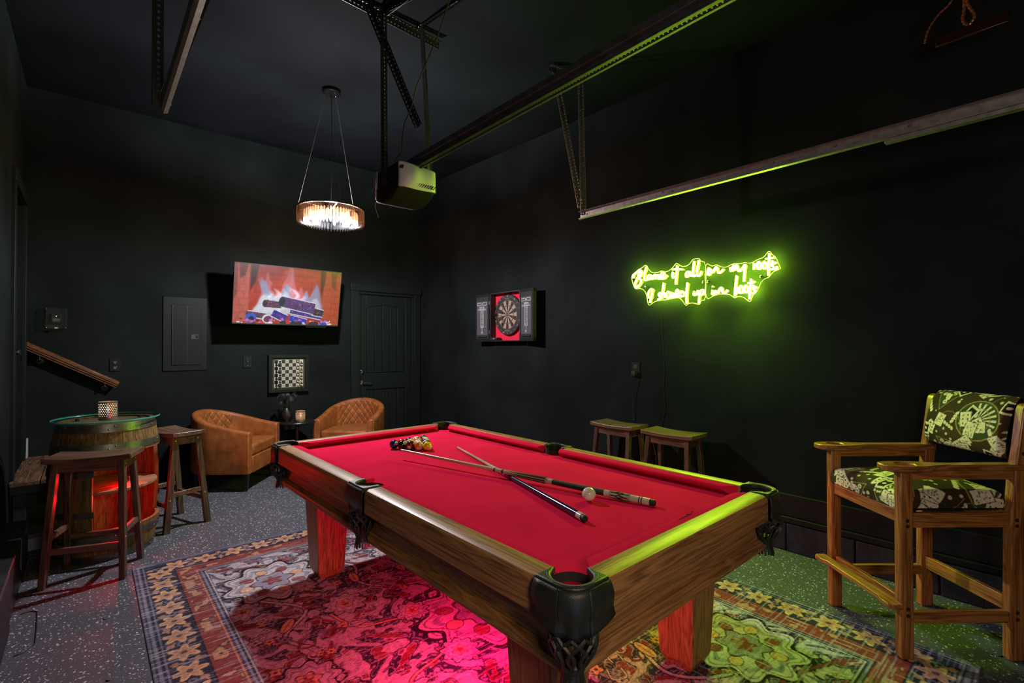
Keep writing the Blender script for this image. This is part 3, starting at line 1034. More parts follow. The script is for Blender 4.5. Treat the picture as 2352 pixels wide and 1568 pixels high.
def rug_paint():
    P = Paint(RW, RH, 780, 1034, lin((46, 48, 66)))
    navy, ivory, grey, rust, tan, dk = lin((42, 46, 64)), lin((186, 180, 184)), lin((128, 130, 150)), lin((126, 58, 54)), lin((206, 164, 122)), lin((34, 32, 42))
    X, Y = P.X, P.Y
    # field: mirrored arabesques
    cx, cy = RW / 2, RH / 2
    ax, ay = np.abs(X - cx), np.abs(Y - cy)
    wx = 1.85 * ax + .08 * np.sin(ay * 15 + 1.0) + .04 * np.sin(ay * 37) + .08 * (vnoise(ax, ay, .2, .2, 77, 2) - .5)
    wy = 1.85 * ay + .08 * np.sin(ax * 16 + .4) + .04 * np.sin(ax * 35) + .08 * (vnoise(ax, ay, .15, .15, 78, 2) - .5)
    f = np.sin(wx * 15.0) * np.cos(wy * 13.0) + .55 * np.sin(wx * 31 + wy * 9) * np.cos(wy * 29 - wx * 7)
    g = vnoise(ax, ay, .09, .09, 21, 3)
    def setm(mask, c, al=1.0):
        k = (mask * al)[..., None]; P.a[:] = P.a * (1 - k) + c * k
    setm(f + (g - .5) * 1.6 > .02, ivory, .9)
    setm(np.abs(f + (g - .5) * 1.6 - .02) < .07, dk, .8)
    setm(np.abs(f + (g - .5) * 1.6 - .45) < .05, grey, .7)
    setm(np.abs(f + (g - .5) * 1.6 + .25) < .035, ivory, .6)
    setm(f - (g - .5) * 1.4 < -.62, rust, .9)
    setm(np.abs(f - (g - .5) * 1.4 + .62) < .05, ivory, .8)
    setm((np.sin(wx * 44) * np.sin(wy * 46) > .72), grey, .8)
    # rosettes, leaves and stems on a mirrored lattice
    def mir(fn):
        for sx in (-1, 1):
            for sy in (-1, 1): fn(sx, sy)
    def rosette(x, y, r, seed, big=False):
        def fn(sx, sy):
            px, py = cx + sx * x, cy + sy * y
            P.disc(px, py, r * 1.10, dk, 1, None, .2 * sx, 0, 9, .13)
            P.disc(px, py, r, ivory, 1, None, .2 * sx, 0, 9, .13)
            P.disc(px, py, r * .80, grey, .8, None, .2 * sx, .86, 9, .10)
            if big:
                for k in range(8):
                    a = k * pi / 4 + .2
                    P.disc(px + r * .62 * math.cos(a), py + r * .62 * math.sin(a), r * .15, rust if k % 2 else tan, .95, r * .12, a)
                    P.disc(px + r * .62 * math.cos(a), py + r * .62 * math.sin(a), r * .17, dk, .9, r * .14, a, .88)
            P.disc(px, py, r * .46, dk, .9, None, 0, .88, 6, .18)
            P.disc(px, py, r * .40, grey if big else tan, .95, None, 0, 0, 6, .2)
            P.disc(px, py, r * .20, rust, .95, None, .4, 0, 5, .3)
            P.disc(px, py, r * .93, dk, .7, None, .2 * sx, .965, 9, .13)
            for k in range(18):
                a = k * pi / 9 + .1
                P.line([(px + r * .80 * math.cos(a), py + r * .80 * math.sin(a)), (px + r * .92 * math.cos(a + .08), py + r * .92 * math.sin(a + .08))], .005, dk, .6)
        mir(fn)
    def leaf(x, y, l, wd, a, c):
        def fn(sx, sy):
            aa = math.atan2(sy * math.sin(a), sx * math.cos(a))
            P.disc(cx + sx * x, cy + sy * y, l * 1.12, dk, .9, wd * 1.3, aa)
            P.disc(cx + sx * x, cy + sy * y, l, c, .95, wd, aa)
            P.line([(cx + sx * x - l * math.cos(aa) * .8, cy + sy * y - l * math.sin(aa) * .8), (cx + sx * x + l * math.cos(aa) * .8, cy + sy * y + l * math.sin(aa) * .8)], .006, dk, .7)
        mir(fn)
    def stem(pts, c, wd):
        def fn(sx, sy):
            q = [(cx + sx * p[0], cy + sy * p[1]) for p in spline(pts, 8)]
            P.line(q, wd * 2.0, dk, .8); P.line(q, wd, c, .95)
        mir(fn)
    stem([(.0, .45), (.22, .52), (.36, .70), (.30, .95), (.52, 1.12), (.80, 1.05)], ivory, .016)
    stem([(.95, .0), (.78, .18), (.86, .40), (.70, .60), (.86, .84)], ivory, .016)
    stem([(.0, 1.42), (.20, 1.30), (.42, 1.36), (.62, 1.28), (.92, 1.38)], rust, .014)
    stem([(.2, .0), (.34, .18), (.55, .26), (.62, .46)], tan, .012)
    for x, y, l, wd, a, c in ((.22, .52, .085, .034, .6, rust), (.36, .78, .08, .03, 1.7, tan), (.46, 1.05, .09, .034, .4, rust), (.80, .22, .09, .036, 1.2, ivory), (.82, .50, .075, .03, 2.2, tan), (.66, .70, .08, .032, .5, rust), (.95, 1.18, .07, .03, .9, tan), (.14, 1.18, .085, .034, 2.4, ivory), (.55, .30, .07, .028, .2, ivory), (.34, 1.40, .07, .028, 1.1, tan), (.10, .78, .08, .03, 1.2, grey), (.98, .62, .07, .03, .3, rust)):
        leaf(x, y, l * .8, wd * .8, a, c)
    r7 = np.random.default_rng(77)
    for _ in range(90):
        x, y, rr_ = r7.uniform(.02, 1.0), r7.uniform(.02, 1.42), r7.uniform(.010, .026)
        c0 = [ivory, tan, rust, grey, ivory][r7.integers(5)]
        def fl(sx, sy, x=x, y=y, rr_=rr_, c0=c0, k=int(r7.integers(4, 8)), a=r7.random() * 3):
            P.disc(cx + sx * x, cy + sy * y, rr_ * 1.25, dk, .9, None, a * sx * sy, 0, k, .25)
            P.disc(cx + sx * x, cy + sy * y, rr_, c0, .95, None, a * sx * sy, 0, k, .25)
            P.disc(cx + sx * x, cy + sy * y, rr_ * .35, dk if c0 is not rust else tan, .9)
        mir(fl)
    for _ in range(60):
        x, y, a, l_ = r7.uniform(.05, .95), r7.uniform(.05, 1.35), r7.uniform(0, 6.3), r7.uniform(.05, .12)
        stem([(x, y), (x + .5 * l_ * math.cos(a), y + .5 * l_ * math.sin(a)), (x + .8 * l_ * math.cos(a + .8), y + .8 * l_ * math.sin(a + .8)), (x + .6 * l_ * math.cos(a + 1.6), y + .6 * l_ * math.sin(a + 1.6))], [ivory, rust, grey][r7.integers(3)], .007)
    rosette(.74, 1.06, .235, 3, True)
    rosette(0, 0, .30, 1, True)
    rosette(.52, .52, .10, 2)
    rosette(.88, .02, .12, 5)
    rosette(.0, .98, .12, 6)
    rosette(.30, 1.36, .10, 7)
    rosette(.96, .78, .085, 8)
    rosette(.28, .22, .08, 9)
    rosette(.62, .86, .06, 10)
    # borders, outermost last
    e = np.minimum(np.minimum(X, RW - X), np.minimum(Y, RH - Y))
    setm(e < .350, navy)
    setm((e > .338) & (e < .346), ivory, .9); setm((e > .318) & (e < .330), grey, .8)
    setm((e > .205) & (e < .310), rust)
    hg = vnoise(X, Y, .05, .05, 31, 2)
    setm((e > .22) & (e < .295) & (hg > .62), tan, .55)
    setm((e > .22) & (e < .295) & (np.abs(hg - .62) < .03), dk, .7)
    setm((e > .300) & (e < .306), tan, .8); setm((e > .198) & (e < .205), dk)
    setm(e < .198, navy)
    def border_row(n, fn):
        for k in range(n):
            s_ = (k + .5) / n
            fn(s_, k)
    def bro(px, py, k, hor):
        sgn = 1 if k % 2 else -1
        P.disc(px, py, .056, tan, .95, None, .35 * k, 0, 6, .30)
        P.disc(px, py, .040, lin((150, 104, 92)), .55, None, .35 * k, 0, 6, .3)
        P.disc(px, py, .014, navy, .8)
        sx_, sy_ = (.5 * (RW - .26) / 15, 0) if hor else (0, .5 * (RH - .26) / 20)
        for q in (-1, 1):
            ex, ey = (0, q * .042) if hor else (q * .042, 0)
            P.disc(px + sx_ + ex, py + sy_ + ey, .026, lin((172, 130, 112)), .9, .014, .4 + k, 0, 4, .3)
        P.disc(px + sx_, py + sy_, .018, grey, .6, None, 0, .5)
    def hrow(y, k0):
        n = 15
        for k in range(n): bro(.13 + (RW - .26) * (k + .5) / n, y, k, True)
    def vrow(x):
        n = 20
        for k in range(n): bro(x, .13 + (RH - .26) * (k + .5) / n, k, False)
    hrow(.125, 0); hrow(RH - .125, 0); vrow(.125); vrow(RW - .125)
    setm(e < .062, navy); setm((e > .050) & (e < .056), grey, .7); setm((e > .020) & (e < .034), grey, .8); setm(e < .014, lin((100, 100, 118)))
    # wear: threads along x, patches, faded areas
    th = vnoise(X, Y, .16, .007, 41, 2); th2 = vnoise(X, Y, .007, .22, 42, 1)
    big = vnoise(X, Y, .5, .5, 43, 2)
    setm((th > .68) & (big > .3), lin((168, 164, 172)), .45)
    th3 = vnoise(X, Y, .30, .0045, 48, 1)
    setm(th3 > .80, lin((176, 172, 180)), .30)
    setm(th3 < .16, dk, .35)
    setm((th < .26), dk, .40)
    setm((th2 > .86) & (X > .55 * RW) & (big > .4), lin((190, 186, 186)), .55)
    n5 = vnoise(X, Y, .012, .010, 44, 2)[..., None]
    P.a *= (.72 + .56 * n5)
    P.a = P.a * (.8 + .4 * big[..., None])
    return P


P = rug_paint()
nu, nv = 780, 1034
U, Vv = np.meshgrid(np.linspace(0, 1, nu), np.linspace(0, 1, nv))
Zr = .0085 + .0012 * vnoise(U * RW, Vv * RH, .012, .02, 50, 2)
edge = np.minimum(np.minimum(U * RW, (1 - U) * RW), np.minimum(Vv * RH, (1 - Vv) * RH))
Zr = np.where(edge < 1e-6, .001, Zr)
pts = np.stack([RX0 + U * RW, RY0 + Vv * RH, Zr], -1)
M['rug'] = vcol('woven_rug', rough=.95, fine=.30, fscale=260, bump=.5)
rug = grid_obj('rug', pts, M['rug'], None, P.sample(U, Vv))
tag(rug, 'large distressed navy, ivory and rust oriental rug under the pool table', 'rug')

# ------------------------------------------------------------------ pool table
M['oak_x'] = wood('table_oak_x', S(108, 72, 38), S(172, 122, 70), 'x', rough=.46, coat=.06, rings=.6, grain=.45)
M['oak_y'] = wood('table_oak_y', S(108, 72, 38), S(172, 122, 70), 'y', rough=.46, coat=.06, rings=.6, grain=.45)
M['oak_z'] = wood('table_oak_z', S(108, 70, 36), S(172, 120, 68), 'z', rough=.44, coat=.06, rings=.6, grain=.45)


def felt_mat(name, c):
    m = plain(name, c, rough=1.0, spec=.0, var=.08, vscale=5, bump=.25, bscale=900)
    m.node_tree.nodes['Principled BSDF'].inputs['Sheen Weight'].default_value = .0
    m.node_tree.nodes['Principled BSDF'].inputs['Sheen Tint'].default_value = (1, .3, .35, 1)
    return m


M['felt'] = felt_mat('red_felt', (.66, .015, .066))
M['leather'] = plain('black_pocket_leather', (.016, .018, .013), rough=.48, spec=.5, var=.3, vscale=30, bump=.25, bscale=240)
M['stitch'] = plain('leather_stitching', (.16, .15, .11), rough=.7)
M['hole'] = plain('pocket_lining', (.012, .011, .010), rough=.8)

TCX, TCY, TRZ = 1.554, 2.076, math.radians(.716)
HX, HY, TZ = .667, 1.261, .790
WOOD, CUSH, BED = .078, .054, .748
tb = thing('pool_table', 'oak pool table with red felt and black leather net pockets', 'pool table', (TCX, TCY, 0), TRZ)
CX_, CY_, CR = HX - .072, HY - .072, .056        # corner hole centre and radius
SX_, SR = HX - .066, .058                        # side hole

# cloth of the bed, notched at the six pockets
out = []
bx, by = HX - WOOD - .004, HY - WOOD - .004


def arc_pts(cx, cy, r, a0, a1, n=10):
    return [(cx + r * math.cos(a0 + (a1 - a0) * i / n), cy + r * math.sin(a0 + (a1 - a0) * i / n)) for i in range(n + 1)]


def corner_notch(sx, sy):
    p = arc_pts(CX_, CY_, CR, -pi * .20, -pi * .5 - pi * .80, 10)
    p = arc_pts(HX - .027, HY - .027, .026, math.radians(-60), math.radians(-210), 8)
    return [(sx * a, sy * b) for a, b in p]


c1 = corner_notch(1, 1)
out += [(bx, -by + .09), (bx, -SR)] + arc_pts(SX_, 0, SR, math.radians(-100), math.radians(-260), 10) + [(bx, SR), (bx, by - .075)]
out += corner_notch(1, 1) + [(bx - .09, by), (-bx + .09, by)] + corner_notch(-1, 1)[::-1] + [(-bx, by - .09), (-bx, SR)]
out += [(-a, b) for a, b in arc_pts(SX_, 0, SR, math.radians(-260), math.radians(-100), 10)] + [(-bx, -SR), (-bx, -by + .09)]
out += corner_notch(-1, -1) + [(-bx + .09, -by), (bx - .09, -by)] + corner_notch(1, -1)[::-1]
mb = MB()
plate(mb, out, [], BED - .018, BED)
mb.build('bed_cloth', M['felt'], tb, smooth=False)

# rails: solid oak, split at the pockets; cushions with mitred ends
PC, PS = .140, .082
railprof = [(0, .715), (0, .787), (.006, .790), (.058, .789), (.070, .785), (.0765, .776), (.078, .764), (.078, .690), (.073, .684), (.045, .684), (.040, .715)]


def rail(axis, sgn, a, b):
    loops = []
    for s_ in (a, b):
        lp = []
        for d, z in railprof:
            off = (HX if axis == 'y' else HY) - WOOD + d
            lp.append(Vector((sgn * off, s_, z)) if axis == 'y' else Vector((s_, sgn * off, z)))
        loops.append(lp)
    MB().sweep(loops, None).build('rail', M['oak_y'] if axis == 'y' else M['oak_x'], tb, bevel=.002, angle=30)


def cushion(axis, sgn, a, b, ma, mb_):
    # profile (inward distance, z); ends pulled back towards the nose
    pf = [(0, .752), (0, .787), (.010, .7885), (.040, .786), (.052, .780), (.054, .775), (.048, .768), (.026, .7495)]
    loops = []
    for t_ in (0, 1):
        lp = []
        for d, z in pf:
            off = (HX if axis == 'y' else HY) - WOOD - d
            s_ = a + ma * d / .054 if t_ == 0 else b - mb_ * d / .054
            lp.append(Vector((sgn * off, s_, z)) if axis == 'y' else Vector((s_, sgn * off, z)))
        loops.append(lp)
    MB().sweep(loops, None).build('cushion', M['felt'], tb, angle=50)


for sg in (-1, 1):
    rail('y', sg, PS, HY - PC); rail('y', sg, -HY + PC, -PS)
    rail('x', sg, -HX + PC, HX - PC)
    cushion('y', sg, .062, HY - .150, .026, .052); cushion('y', sg, -HY + .150, -.062, .052, .026)
    cushion('x', sg, -HX + .150, HX - .150, .052, .052)

# apron, moulding, legs
AI = .068
for sg in (-1, 1):
    MB().b2(sg * (HX - AI), sg * (HX - AI - .024), -HY + AI, HY - AI, .535, .735).build('side_apron', M['oak_y'], tb, bevel=.003)
    MB().b2(-HX + AI + .024, HX - AI - .024, sg * (HY - AI), sg * (HY - AI - .024), .535, .735).build('end_apron', M['oak_x'], tb, bevel=.003)
MB().b2(-HX + .1, HX - .1, -HY + .1, HY - .1, .70, .731).build('slate', M['hole'], tb, smooth=False)
MB().b2(-HX + .1, HX - .1, -HY + .1, HY - .1, .56, .575).build('under_board', M['oak_y'], tb, smooth=False)
mp = [(0, -.022), (.016, -.022), (.026, -.012), (.028, 0.0), (.024, .012), (.014, .020), (0, .024)]
for sg in (-1, 1):
    for axis in 'xy':
        A, Bm = (HX - AI, HY - AI) if axis == 'y' else (HY - AI, HX - AI)
        loops = []
        for s_ in (-Bm - .028, Bm + .028):
            loops.append([Vector((sg * (A + d), s_, .553 + z)) if axis == 'y' else Vector((s_, sg * (A + d), .553 + z)) for d, z in mp])
        MB().sweep(loops, None).build('moulding', M['oak_y'] if axis == 'y' else M['oak_x'], tb, bevel=.002, angle=30)
for sx in (-1, 1):
    for sy in (-1, 1):
        mb = MB()
        x, y = sx * .432, sy * .945
        mb.leg((x, y, .055), (x, y, .56), .158, .158, .205, .205)
        mb.leg((x, y, .0105), (x, y, .0548), .118, .118, .157, .157)
        mb.build('leg', M['oak_z'], tb, bevel=.004)


# pockets: leather rim over the rail, hanging shield, knotted net and fringe
def pocket_net(mb, mf, c, z0, z1, r0, r1, nst=10):
    for d in (1, -1):
        for k in range(nst):
            pts = []
            for i in range(9):
                t_ = i / 8
                a = 2 * pi * k / nst + d * (.55 * math.sin(t_ * pi * 1.0) + t_ * .45)
                r = (r0 + (r1 - r0) * t_ ** 1.4) * (1 + .18 * math.sin(pi * t_))
                pts.append((c[0] + r * math.cos(a), c[1] + r * math.sin(a), z0 + (z1 - z0) * t_))
            mb.tube(pts, [.0052] * 8 + [.004], 5)
    mb.lathe([(r1 * .9, z1 + .018), (r1 * 1.25, z1 + .008), (r1 * 1.2, z1 - .008), (r1 * .9, z1 - .016)], 14, (c[0], c[1], 0))
    n = 16
    for k in range(n):
        a = 2 * pi * k / n
        ca, sa = math.cos(a), math.sin(a)
        l = .052 + .010 * ((k * 7) % 5) / 5
        mf.bar((c[0] + r1 * .95 * ca, c[1] + r1 * .95 * sa, z1 - .006), (c[0] + r1 * 1.30 * ca, c[1] + r1 * 1.30 * sa, z1 - l), r1 * .36, .003, upv=(ca, sa, 0))


def corner_pocket(sx, sy, idx):
    inner = arc_pts(CX_, CY_, CR, math.radians(-52), math.radians(142), 16)
    outer = [(HX - PC + .001, HY + .002)] + [(HX - .06 + .062 * math.cos(a), HY - .06 + .062 * math.sin(a)) for a in np.linspace(pi / 2, 0, 9)] + [(HX + .002, HY - PC + .001)]
    start = [(HX - WOOD - .002, HY - PC + .001)]
    end = [(HX - PC + .001, HY - WOOD - .002)]
    poly = [(sx * a, sy * b) for a, b in start + inner + end + outer]
    p = MB().prism(poly, .772, .7955).build('pocket', M['leather'], tb, bevel=.006, seg=3, label='black leather corner pocket')
    # stitching line around the hole
    st = MB().tube([(sx * a, sy * b, .7965) for a, b in arc_pts(CX_, CY_, CR + .012, math.radians(-48), math.radians(138), 22)], .0012, 5)
    st.build('stitching', M['stitch'], p)
    # lining
    MB().lathe([(CR + .002, .775), (CR - .002, .70), (CR - .012, .64), (CR - .03, .62)], 20, (sx * CX_, sy * CY_, 0), cap=2).build('lining', M['hole'], p)
    # shield
    path = [(HX - PC + .004, HY + .004)] + [(HX - .058 + .062 * math.cos(a), HY - .058 + .062 * math.sin(a)) for a in np.linspace(pi / 2, 0, 13)] + [(HX + .004, HY - PC + .004)]
    path = [tuple(q) for q in spline(path, 3)]
    n = len(path); rows = 9
    PT = np.zeros((rows, n, 3))
    for j in range(n):
        s_ = j / (n - 1)
        edge = min(s_, 1 - s_)
        drop = .112 + .012 * math.sin(pi * s_) ** 2 - .022 * max(0, 1 - edge / .12) ** 2
        dx, dy = path[j][0] - CX_, path[j][1] - CY_
        L = math.hypot(dx, dy)
        for i in range(rows):
            v = i / (rows - 1)
            fl = .008 * math.sin(pi * min(1, v * 1.4)) + .006 * math.sin(s_ * 15 + .6) * v * v + .010 * v * v * abs(2 * s_ - 1)
            PT[i, j] = (sx * (path[j][0] + dx / L * fl), sy * (path[j][1] + dy / L * fl), .788 - drop * v)
    o = grid_obj('shield', PT, M['leather'], p)
    so = o.modifiers.new('solid', 'SOLIDIFY'); so.thickness = .004; so.offset = 0
    mb, mf = MB(), MB()
    c = (sx * (HX - .048), sy * (HY - .048))
    pocket_net(mb, mf, c, .672, .575, .060, .026)
    mb.build('net', M['leather'], p)
    mf.build('fringe', M['leather'], p, smooth=False)


def side_pocket(sx):
    inner = arc_pts(SX_, 0, SR, math.radians(-100), math.radians(100), 16)
    inner = [(a, b) for a, b in inner]
    poly = [(HX - WOOD - .001, -PS + .001)] + [(max(a, HX - WOOD - .001), b) for a, b in inner] + [(HX - WOOD - .001, PS - .001), (HX - .012, PS - .001), (HX + .003, PS - .006), (HX + .004, 0), (HX + .003, -PS + .006), (HX - .012, -PS + .001)]
    poly = [(sx * a, b) for a, b in poly]
    p = MB().prism(poly, .774, .7955).build('pocket', M['leather'], tb, bevel=.006, seg=3, label='black leather side pocket')
    MB().lathe([(SR + .002, .775), (SR - .002, .70), (SR - .012, .64), (SR - .03, .62)], 20, (sx * SX_, 0, 0), cap=2).build('lining', M['hole'], p)
    n, rows = 15, 10
    PT = np.zeros((rows, n, 3))
    for j in range(n):
        s_ = j / (n - 1) * 2 - 1
        for i in range(rows):
            v = i / (rows - 1)
            wv = .080 - .018 * v + .010 * math.sin(v * pi)
            y = s_ * wv
            drop = (.112 + .02 * (1 - s_ * s_)) * v
            x = HX + .004 + .010 * math.sin(pi * min(1, v * 1.3)) * (1 - .4 * s_ * s_) - .012 * v * v * (1 - s_ * s_)
            PT[i, j] = (sx * x, y, .788 - drop)
    o = grid_obj('shield', PT, M['leather'], p)
    so = o.modifiers.new('solid', 'SOLIDIFY'); so.thickness = .004; so.offset = 0
    mb, mf = MB(), MB()
    pocket_net(mb, mf, (sx * (HX - .030), 0), .668, .575, .052, .025)
    mb.build('net', M['leather'], p)
    mf.build('fringe', M['leather'], p, smooth=False)


for sx in (-1, 1):
    for sy in (-1, 1): corner_pocket(sx, sy, 0)
    side_pocket(sx)
# maker's signature scribbled on the cloth of the near rail
M['ink'] = plain('dark_ink', (.05, .004, .004), rough=.8)
sig = spline([(-.04, -.005), (-.030, .006), (-.026, -.004), (-.018, .004), (-.012, -.004), (-.004, .004), (.002, -.004), (.010, .004), (.016, -.003), (.022, .006), (.024, .016), (.020, .010), (.030, -.004), (.036, .004), (.046, .014), (.056, .010)], 5)
mb = MB().tube([(.055 + p[0] * 1.25, -HY + WOOD + .026 + p[1] * .8, .7885) for p in sig], .0011, 4)
mb.build('signature', M['ink'], tb)

# ------------------------------------------------------------------ balls
NAMES = {1: 'yellow', 2: 'blue', 3: 'red', 4: 'purple', 5: 'orange', 6: 'green', 7: 'maroon', 0: 'black'}
BC = {'yellow': (.75, .50, .02), 'blue': (.01, .02, .14), 'red': (.55, .02, .012), 'purple': (.045, .012, .09), 'orange': (.80, .17, .012), 'green': (.006, .085, .03), 'maroon': (.10, .012, .010), 'black': (.006, .006, .008), 'white': (.72, .69, .60)}
BM = {k: plain('ball_' + k, v, rough=.10, coat=.6) for k, v in BC.items()}
BR = .0286
prof = []
NS = 20
mis = []
for i in range(NS + 1):
    a = pi * i / NS
    prof.append((max(1e-7, BR * math.sin(a)), -BR * math.cos(a)))
for i in range(NS):
    zc = -math.cos(pi * (i + .5) / NS)
    mis.append(0 if abs(zc) < .56 else 1)


def ball(num, loc, rot, label):
    if num == 0:
        o = MB().lathe(prof, 28).build('cue_ball', BM['white'])
    else:
        c = NAMES[num % 8]
        striped = num > 8
        mb = MB().lathe(prof, 28, mis=mis)
        o = mb.build('billiard_ball', [BM[c], BM['white'] if striped else BM[c]])
        for sg in (1, -1):
            R = Matrix.Rotation(sg * pi / 2, 3, 'Y')
            cap = MB().lathe([(1e-7, BR + .0002), (BR * .22, BR * .976 + .0002), (BR * .42, BR * .9075 + .0003), (BR * .44, BR * .890)], 16, rot=R).build('number_disc', BM['white'], o)
            lettering(str(num), .014, BM['black'], cap, tuple(R @ Vector((0, 0, BR + .0004))), (R @ Matrix.Rotation(pi / 2, 3, 'Z')).to_euler(), name='number', ext=.0003)
    o.location = loc
    o.rotation_euler = rot
    tag(o, label, 'ball', None if num == 0 else 'racked pool balls')
    return o


A0 = Vector((1.472, 2.845)); e1 = Vector((.571, -.821)); e2 = Vector((.9956, .0845))
rack = {(0, 0): (2, 'dark blue pool ball at the apex of the rack'), (1, 0): (14, 'green striped pool ball next to the apex, its number disc lit green'),
        (0, 1): (3, 'red pool ball in the second row behind the green striped ball'), (2, 0): (7, 'maroon pool ball in the middle of the near edge of the rack'),
        (1, 1): (9, 'pale yellow striped pool ball in the centre of the third row'), (0, 2): (4, 'purple pool ball at the far end of the third row'),
        (3, 0): (13, 'orange striped pool ball next to the plain yellow ball'), (2, 1): (8, 'black eight ball in the fourth row between two orange balls'),
        (1, 2): (5, 'plain orange pool ball in the fourth row of the rack'), (0, 3): (10, 'blue striped pool ball at the far end of the fourth row'),
        (4, 0): (1, 'plain yellow pool ball at the near corner of the rack'), (3, 1): (15, 'maroon striped pool ball second in the back row'),
        (2, 2): (12, 'purple striped pool ball in the middle of the back row'), (1, 3): (11, 'red striped pool ball fourth in the back row'), (0, 4): (6, 'plain green pool ball at the far corner of the rack')}
rack[(1, 0)] = (8, 'black eight ball next to the apex, its number disc lit green')
rack[(2, 1)] = (14, 'green striped pool ball in the fourth row between two orange balls')
rb = random.Random(5)
for (i, j), (n, lb) in rack.items():
    p = A0 + (e1 * i + e2 * j) * (2 * BR + .0002)
    rot = (rb.uniform(-.5, .5), rb.uniform(-.8, -.3), rb.uniform(0, 6.2))
    if (i, j) == (1, 0): rot = (0, -.55, math.radians(-75))
    if (i, j) == (0, 2): rot = (0, -.65, math.radians(-62))
    if (i, j) == (0, 3): rot = (0, -.45, math.radians(-50))
    ball(n, (p.x, p.y, BED + BR + .0004), rot, lb)
ball(0, (1.597, 1.346, BED + BR + .0004), (0, 0, 0), 'white cue ball beside the crossed cues')

# ------------------------------------------------------------------ cues
M['maple'] = wood('maple_shaft', S(150, 120, 92), S(205, 178, 146), 'x', rough=.3, coat=.3, rings=.2)
M['navy'] = plain('navy_lacquer', (.020, .014, .055), rough=.16, coat=.7)
M['wrap'] = plain('black_linen_wrap', (.012, .011, .010), rough=.7, bump=.3, bscale=900)
M['ivory'] = plain('ivory_inlay', (.50, .44, .36), rough=.3, coat=.4)
M['rubber'] = plain('rubber_bumper', (.012, .012, .012), rough=.6)
M['tip'] = plain('blue_chalk_tip', (.06, .10, .18), rough=.9)


def cue(tip, butt, segs, label):
    tip, butt = Vector(tip), Vector(butt)
    L = (butt - tip).length
    d = (butt - tip).normalized()
    t = thing('pool_cue', label, 'cue', tip)
    t.rotation_euler = d.to_track_quat('X', 'Z').to_euler()
    R = Matrix.Rotation(pi / 2, 3, 'Y')
    rad = lambda s_: .0063 + (.0148 - .0063) * min(1, max(0, s_ / L)) ** 1.0
    for nm, a, b, m in segs:
        a, b = a * L, b * L
        pf = [(rad(a), a), (rad((a + b) / 2), (a + b) / 2), (rad(b), b)]
        if nm == 'bumper': pf = [(rad(a) * .92, a), (rad(a) * .92, b - .004), (rad(a) * .7, b), (1e-7, b)]
        MB().lathe(pf, 16, rot=R).build(nm, m, t)
    return t, L, rad


ca, L, rad = cue((1.372, 2.572, .799), (1.739, 1.117, BED + .0152), [('tip', 0, .006, M['tip']), ('ferrule', .006, .02, M['ivory']), ('shaft', .02, .455, M['maple']), ('joint_ring', .455, .462, M['wrap']), ('joint_collar', .462, .488, M['ivory']), ('joint_ring', .488, .496, M['wrap']), ('forearm', .496, .665, M['maple']), ('inlay_ring', .665, .680, M['ivory']), ('wrap', .680, .852, M['wrap']), ('butt_sleeve', .852, .985, M['ivory']), ('bumper', .985, 1.0, M['rubber'])], 'pool cue with black wrap and ivory patterned butt lying over the other cue')
mb = MB()
for k in range(6):                       # inlay points on forearm and sleeve
    a = 2 * pi * k / 6
    def sp(s_, da):
        r = rad(s_ * L) + .0004
        return (s_ * L, r * math.cos(a + da), r * math.sin(a + da))
    mb.tube([sp(.50, 0), sp(.56, 0), sp(.655, 0)], [.0003, .0022, .0040], 4)
    mb.tube([sp(.868, .25), sp(.885, 0), sp(.90, .35), sp(.915, 0), sp(.93, .3)], [.001, .0022, .003, .0022, .001], 4)
    mb.tube([sp(.868, -.25), sp(.885, 0), sp(.90, -.35), sp(.915, 0), sp(.93, -.3)], [.001, .0022, .003, .0022, .001], 4)
for s_ in (.955, .962):
    mb.lathe([(rad(s_ * L), s_ * L), (rad(s_ * L) + .0004, s_ * L), (rad(s_ * L) + .0004, s_ * L + .004), (rad(s_ * L), s_ * L + .004)], 16, rot=Matrix.Rotation(pi / 2, 3, 'Y'))
mb.build('inlay', M['wrap'], ca, kind='stuff')
cue((1.782, 2.585, BED + .0068), (1.387, 1.184, BED + .0152), [('tip', 0, .006, M['tip']), ('ferrule', .006, .02, M['ivory']), ('shaft', .02, .49, M['maple']), ('joint_collar', .49, .512, M['chrome']), ('forearm', .512, .70, M['navy']), ('wrap', .70, .90, M['navy']), ('butt_ring', .90, .965, M['navy']), ('inlay_ring', .965, .985, M['ivory']), ('bumper', .985, 1.0, M['rubber'])], 'pool cue with glossy navy butt lying under the other cue')

# ------------------------------------------------------------------ saddle stools
M['espresso_x'] = wood('espresso_wood_x', S(58, 42, 34), S(106, 80, 66), 'x', rough=.36, coat=.25, rings=.25)
M['espresso_z'] = wood('espresso_wood_z', S(48, 35, 28), S(88, 68, 55), 'z', rough=.40, coat=.2, rings=.25)


